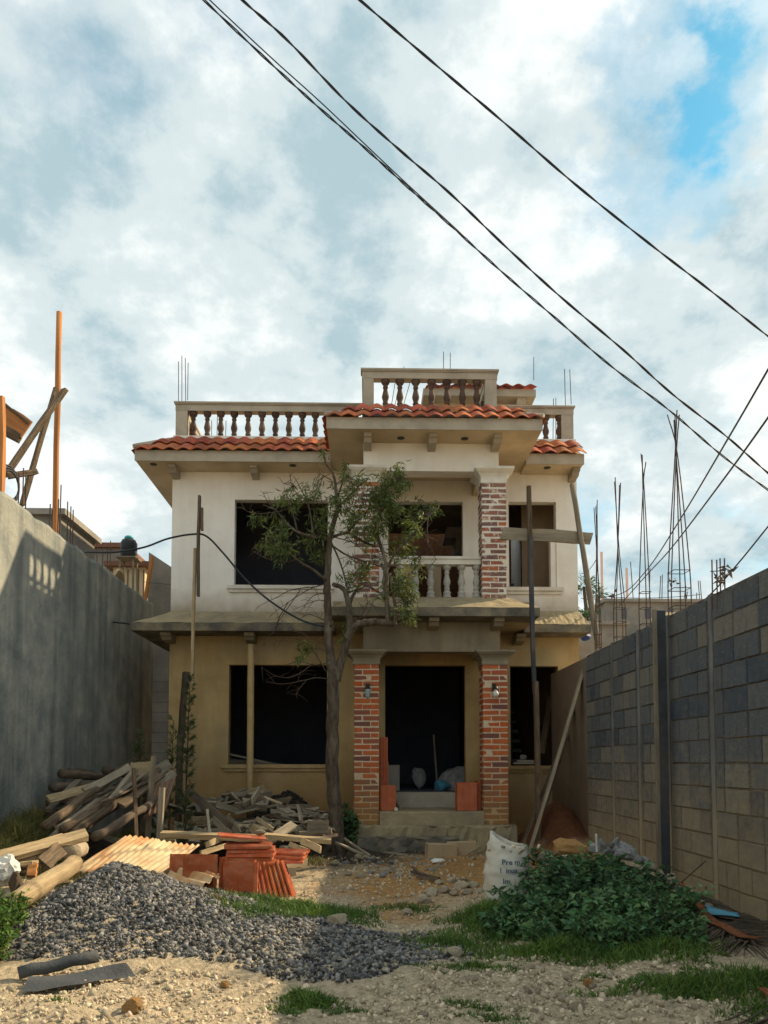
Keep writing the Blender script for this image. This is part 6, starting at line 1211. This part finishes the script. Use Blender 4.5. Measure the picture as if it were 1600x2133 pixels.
bare = [[(684, 1215), (650, 1225), (615, 1245), (590, 1262), (560, 1285)], [(682, 1235), (655, 1240), (640, 1255), (625, 1275)], [(684, 1255), (665, 1250), (640, 1258), (612, 1270)], [(660, 1222), (610, 1228), (575, 1245), (540, 1262)], [(600, 1255), (580, 1290), (572, 1315), (560, 1325), (550, 1345)], [(625, 1230), (590, 1280), (575, 1305)], [(686, 1345), (660, 1335), (630, 1320), (600, 1312)], [(690, 1380), (655, 1385), (625, 1378), (595, 1385)], [(688, 1360), (660, 1350), (640, 1362), (615, 1372)], [(690, 1415), (660, 1412), (630, 1418), (590, 1425), (555, 1420)], [(640, 1415), (620, 1440), (618, 1455)], [(650, 1385), (610, 1410), (575, 1408), (545, 1390)], [(585, 1065), (540, 1070), (515, 1065), (503, 1050)], [(572, 1062), (555, 1040), (548, 1025)], [(600, 1170), (560, 1165), (530, 1150), (525, 1145)], [(874, 1098), (888, 1120), (893, 1135), (902, 1150), (908, 1165)], [(893, 1135), (880, 1150), (876, 1160)], [(892, 1075), (890, 1105), (893, 1130)], [(795, 1235), (770, 1225), (750, 1215)], [(690, 1300), (660, 1285), (640, 1280), (620, 1295)], [(700, 1120), (735, 1130), (760, 1150), (780, 1170)], [(640, 1045), (612, 1020), (602, 985)], [(620, 1020), (605, 1005), (590, 1007)], [(690, 1000), (672, 990), (660, 985)], [(698, 1010), (720, 995), (735, 1000)], [(705, 1030), (730, 1020), (740, 1000)], [(680, 1400), (640, 1340), (590, 1330), (565, 1345)], [(740, 1300), (760, 1270), (765, 1250), (760, 1230)], [(728, 1290), (760, 1285), (775, 1260)]]
for b_ in bare:
    dy_ = rt.uniform(-.35, .2); P = spline([tp(x, y, dy_*min(1, i*.5)) for i, (x, y) in enumerate(b_)], 4); MB().tube(P, [.0075-.005*i/(len(P)-1) for i in range(len(P))], 5).build('twig', 'twig', tree); SK += P
    mb = MB()
    for i in range(6):
        p_ = P[rt.randrange(2, len(P))]; d = Vector((rt.gauss(0, 1), rt.gauss(0, .6), rt.gauss(.2, 1))).normalized()*rt.uniform(.06, .2); mb.tube([p_, p_+d*.5+Vector((0, 0, .01)), p_+d], [.004, .003, .002], 4)
    mb.build('twig', 'twig', tree)
CL = [(535, 1080, 18, 26), (583, 1035, 22, 20), (610, 1035, 18, 26), (622, 1045, 20, 34), (570, 1118, 28, 95), (590, 1150, 22, 60), (575, 1135, 22, 60), (648, 1018, 22, 34), (662, 1035, 20, 34), (675, 937, 10, 14), (712, 975, 10, 14), (720, 970, 8, 10), (700, 1050, 24, 44), (725, 1032, 22, 40), (745, 1055, 26, 70), (768, 1045, 28, 90), (790, 1035, 30, 110), (815, 1010, 30, 130), (838, 1000, 22, 80), (850, 1018, 16, 45), (800, 1065, 32, 130), (772, 1090, 30, 100), (820, 1062, 26, 100), (840, 1070, 20, 55), (735, 1085, 24, 55), (858, 1098, 20, 40), (872, 1105, 16, 26), (775, 1120, 24, 70), (835, 1130, 20, 50), (850, 1145, 16, 26), (820, 1112, 20, 55), (885, 1062, 13, 20), (912, 1054, 13, 24), (748, 1198, 24, 75), (765, 1190, 18, 45), (735, 1212, 18, 32), (840, 1210, 20, 75), (852, 1225, 20, 75), (862, 1250, 18, 60), (845, 1272, 18, 50), (860, 1295, 16, 40), (638, 1350, 13, 36), (628, 1365, 13, 20), (716, 1308, 13, 30), (722, 1300, 10, 20), (712, 1335, 8, 10), (672, 1152, 16, 32), (660, 1165, 14, 20), (690, 1080, 22, 36), (650, 1090, 28, 30), (620, 1120, 26, 30), (605, 1080, 22, 24), (640, 1140, 24, 28), (800, 1245, 12, 18), (812, 1222, 10, 14), (860, 1180, 14, 24), (825, 1165, 14, 26), (670, 1060, 22, 36), (705, 1000, 18, 18), (755, 1005, 20, 26), (790, 1160, 14, 18), (680, 1110, 20, 24)]
sk = np.array([p_[:] for p_ in SK]); P = []; D = []; mb = MB(); nt = 0
for (px, py, rr, nl) in CL:
    dyc = rt.uniform(-.35, .25); c = tp(px, py, dyc); R_ = rr/160.0
    for k in range(max(3, nl//7)):
        e = c+Vector((rt.gauss(0, .55), rt.gauss(0, .55), rt.gauss(0, .55)))*R_; j = int(np.argmin(((sk-np.array(e))**2).sum(1)+rng.uniform(0, .01, len(sk)))); s = Vector(sk[j])
        if (e-s).length > .75: e = s+(e-s).normalized()*.75
        m_ = s.lerp(e, .5)+Vector((rt.gauss(0, .02), rt.gauss(0, .02), rt.gauss(.02, .02))); pts = spline([s, m_, e], 4); mb.tube(pts, [.006-.0042*i/(len(pts)-1) for i in range(len(pts))], 4, cap=False)
        for q_ in range(int(nl/max(3, nl//7)*2.1)+1):
            u = min(len(pts)-1, int(len(pts)*(rt.uniform(.35, 1.05)))); P.append(np.array(pts[u])+rng.normal(0, .012+R_*.10, 3)); dd = np.array((e-s).normalized())*.5+rng.normal(0, .55, 3)+np.array([0, 0, -.55]); D.append(dd)
mb.build('twigs', 'twig', tree)['kind'] = 'stuff'
P = np.array(P); D = np.array(D); D /= np.linalg.norm(D, axis=1)[:, None]; V_, F_ = leaf_arrays(P, D, rng.uniform(.065, .125, len(P)), rng.uniform(.013, .022, len(P)), .5)
np_mesh('crown', V_, F_, 'leaf_tree', np.repeat(rng.random(len(P)), 5), tree)
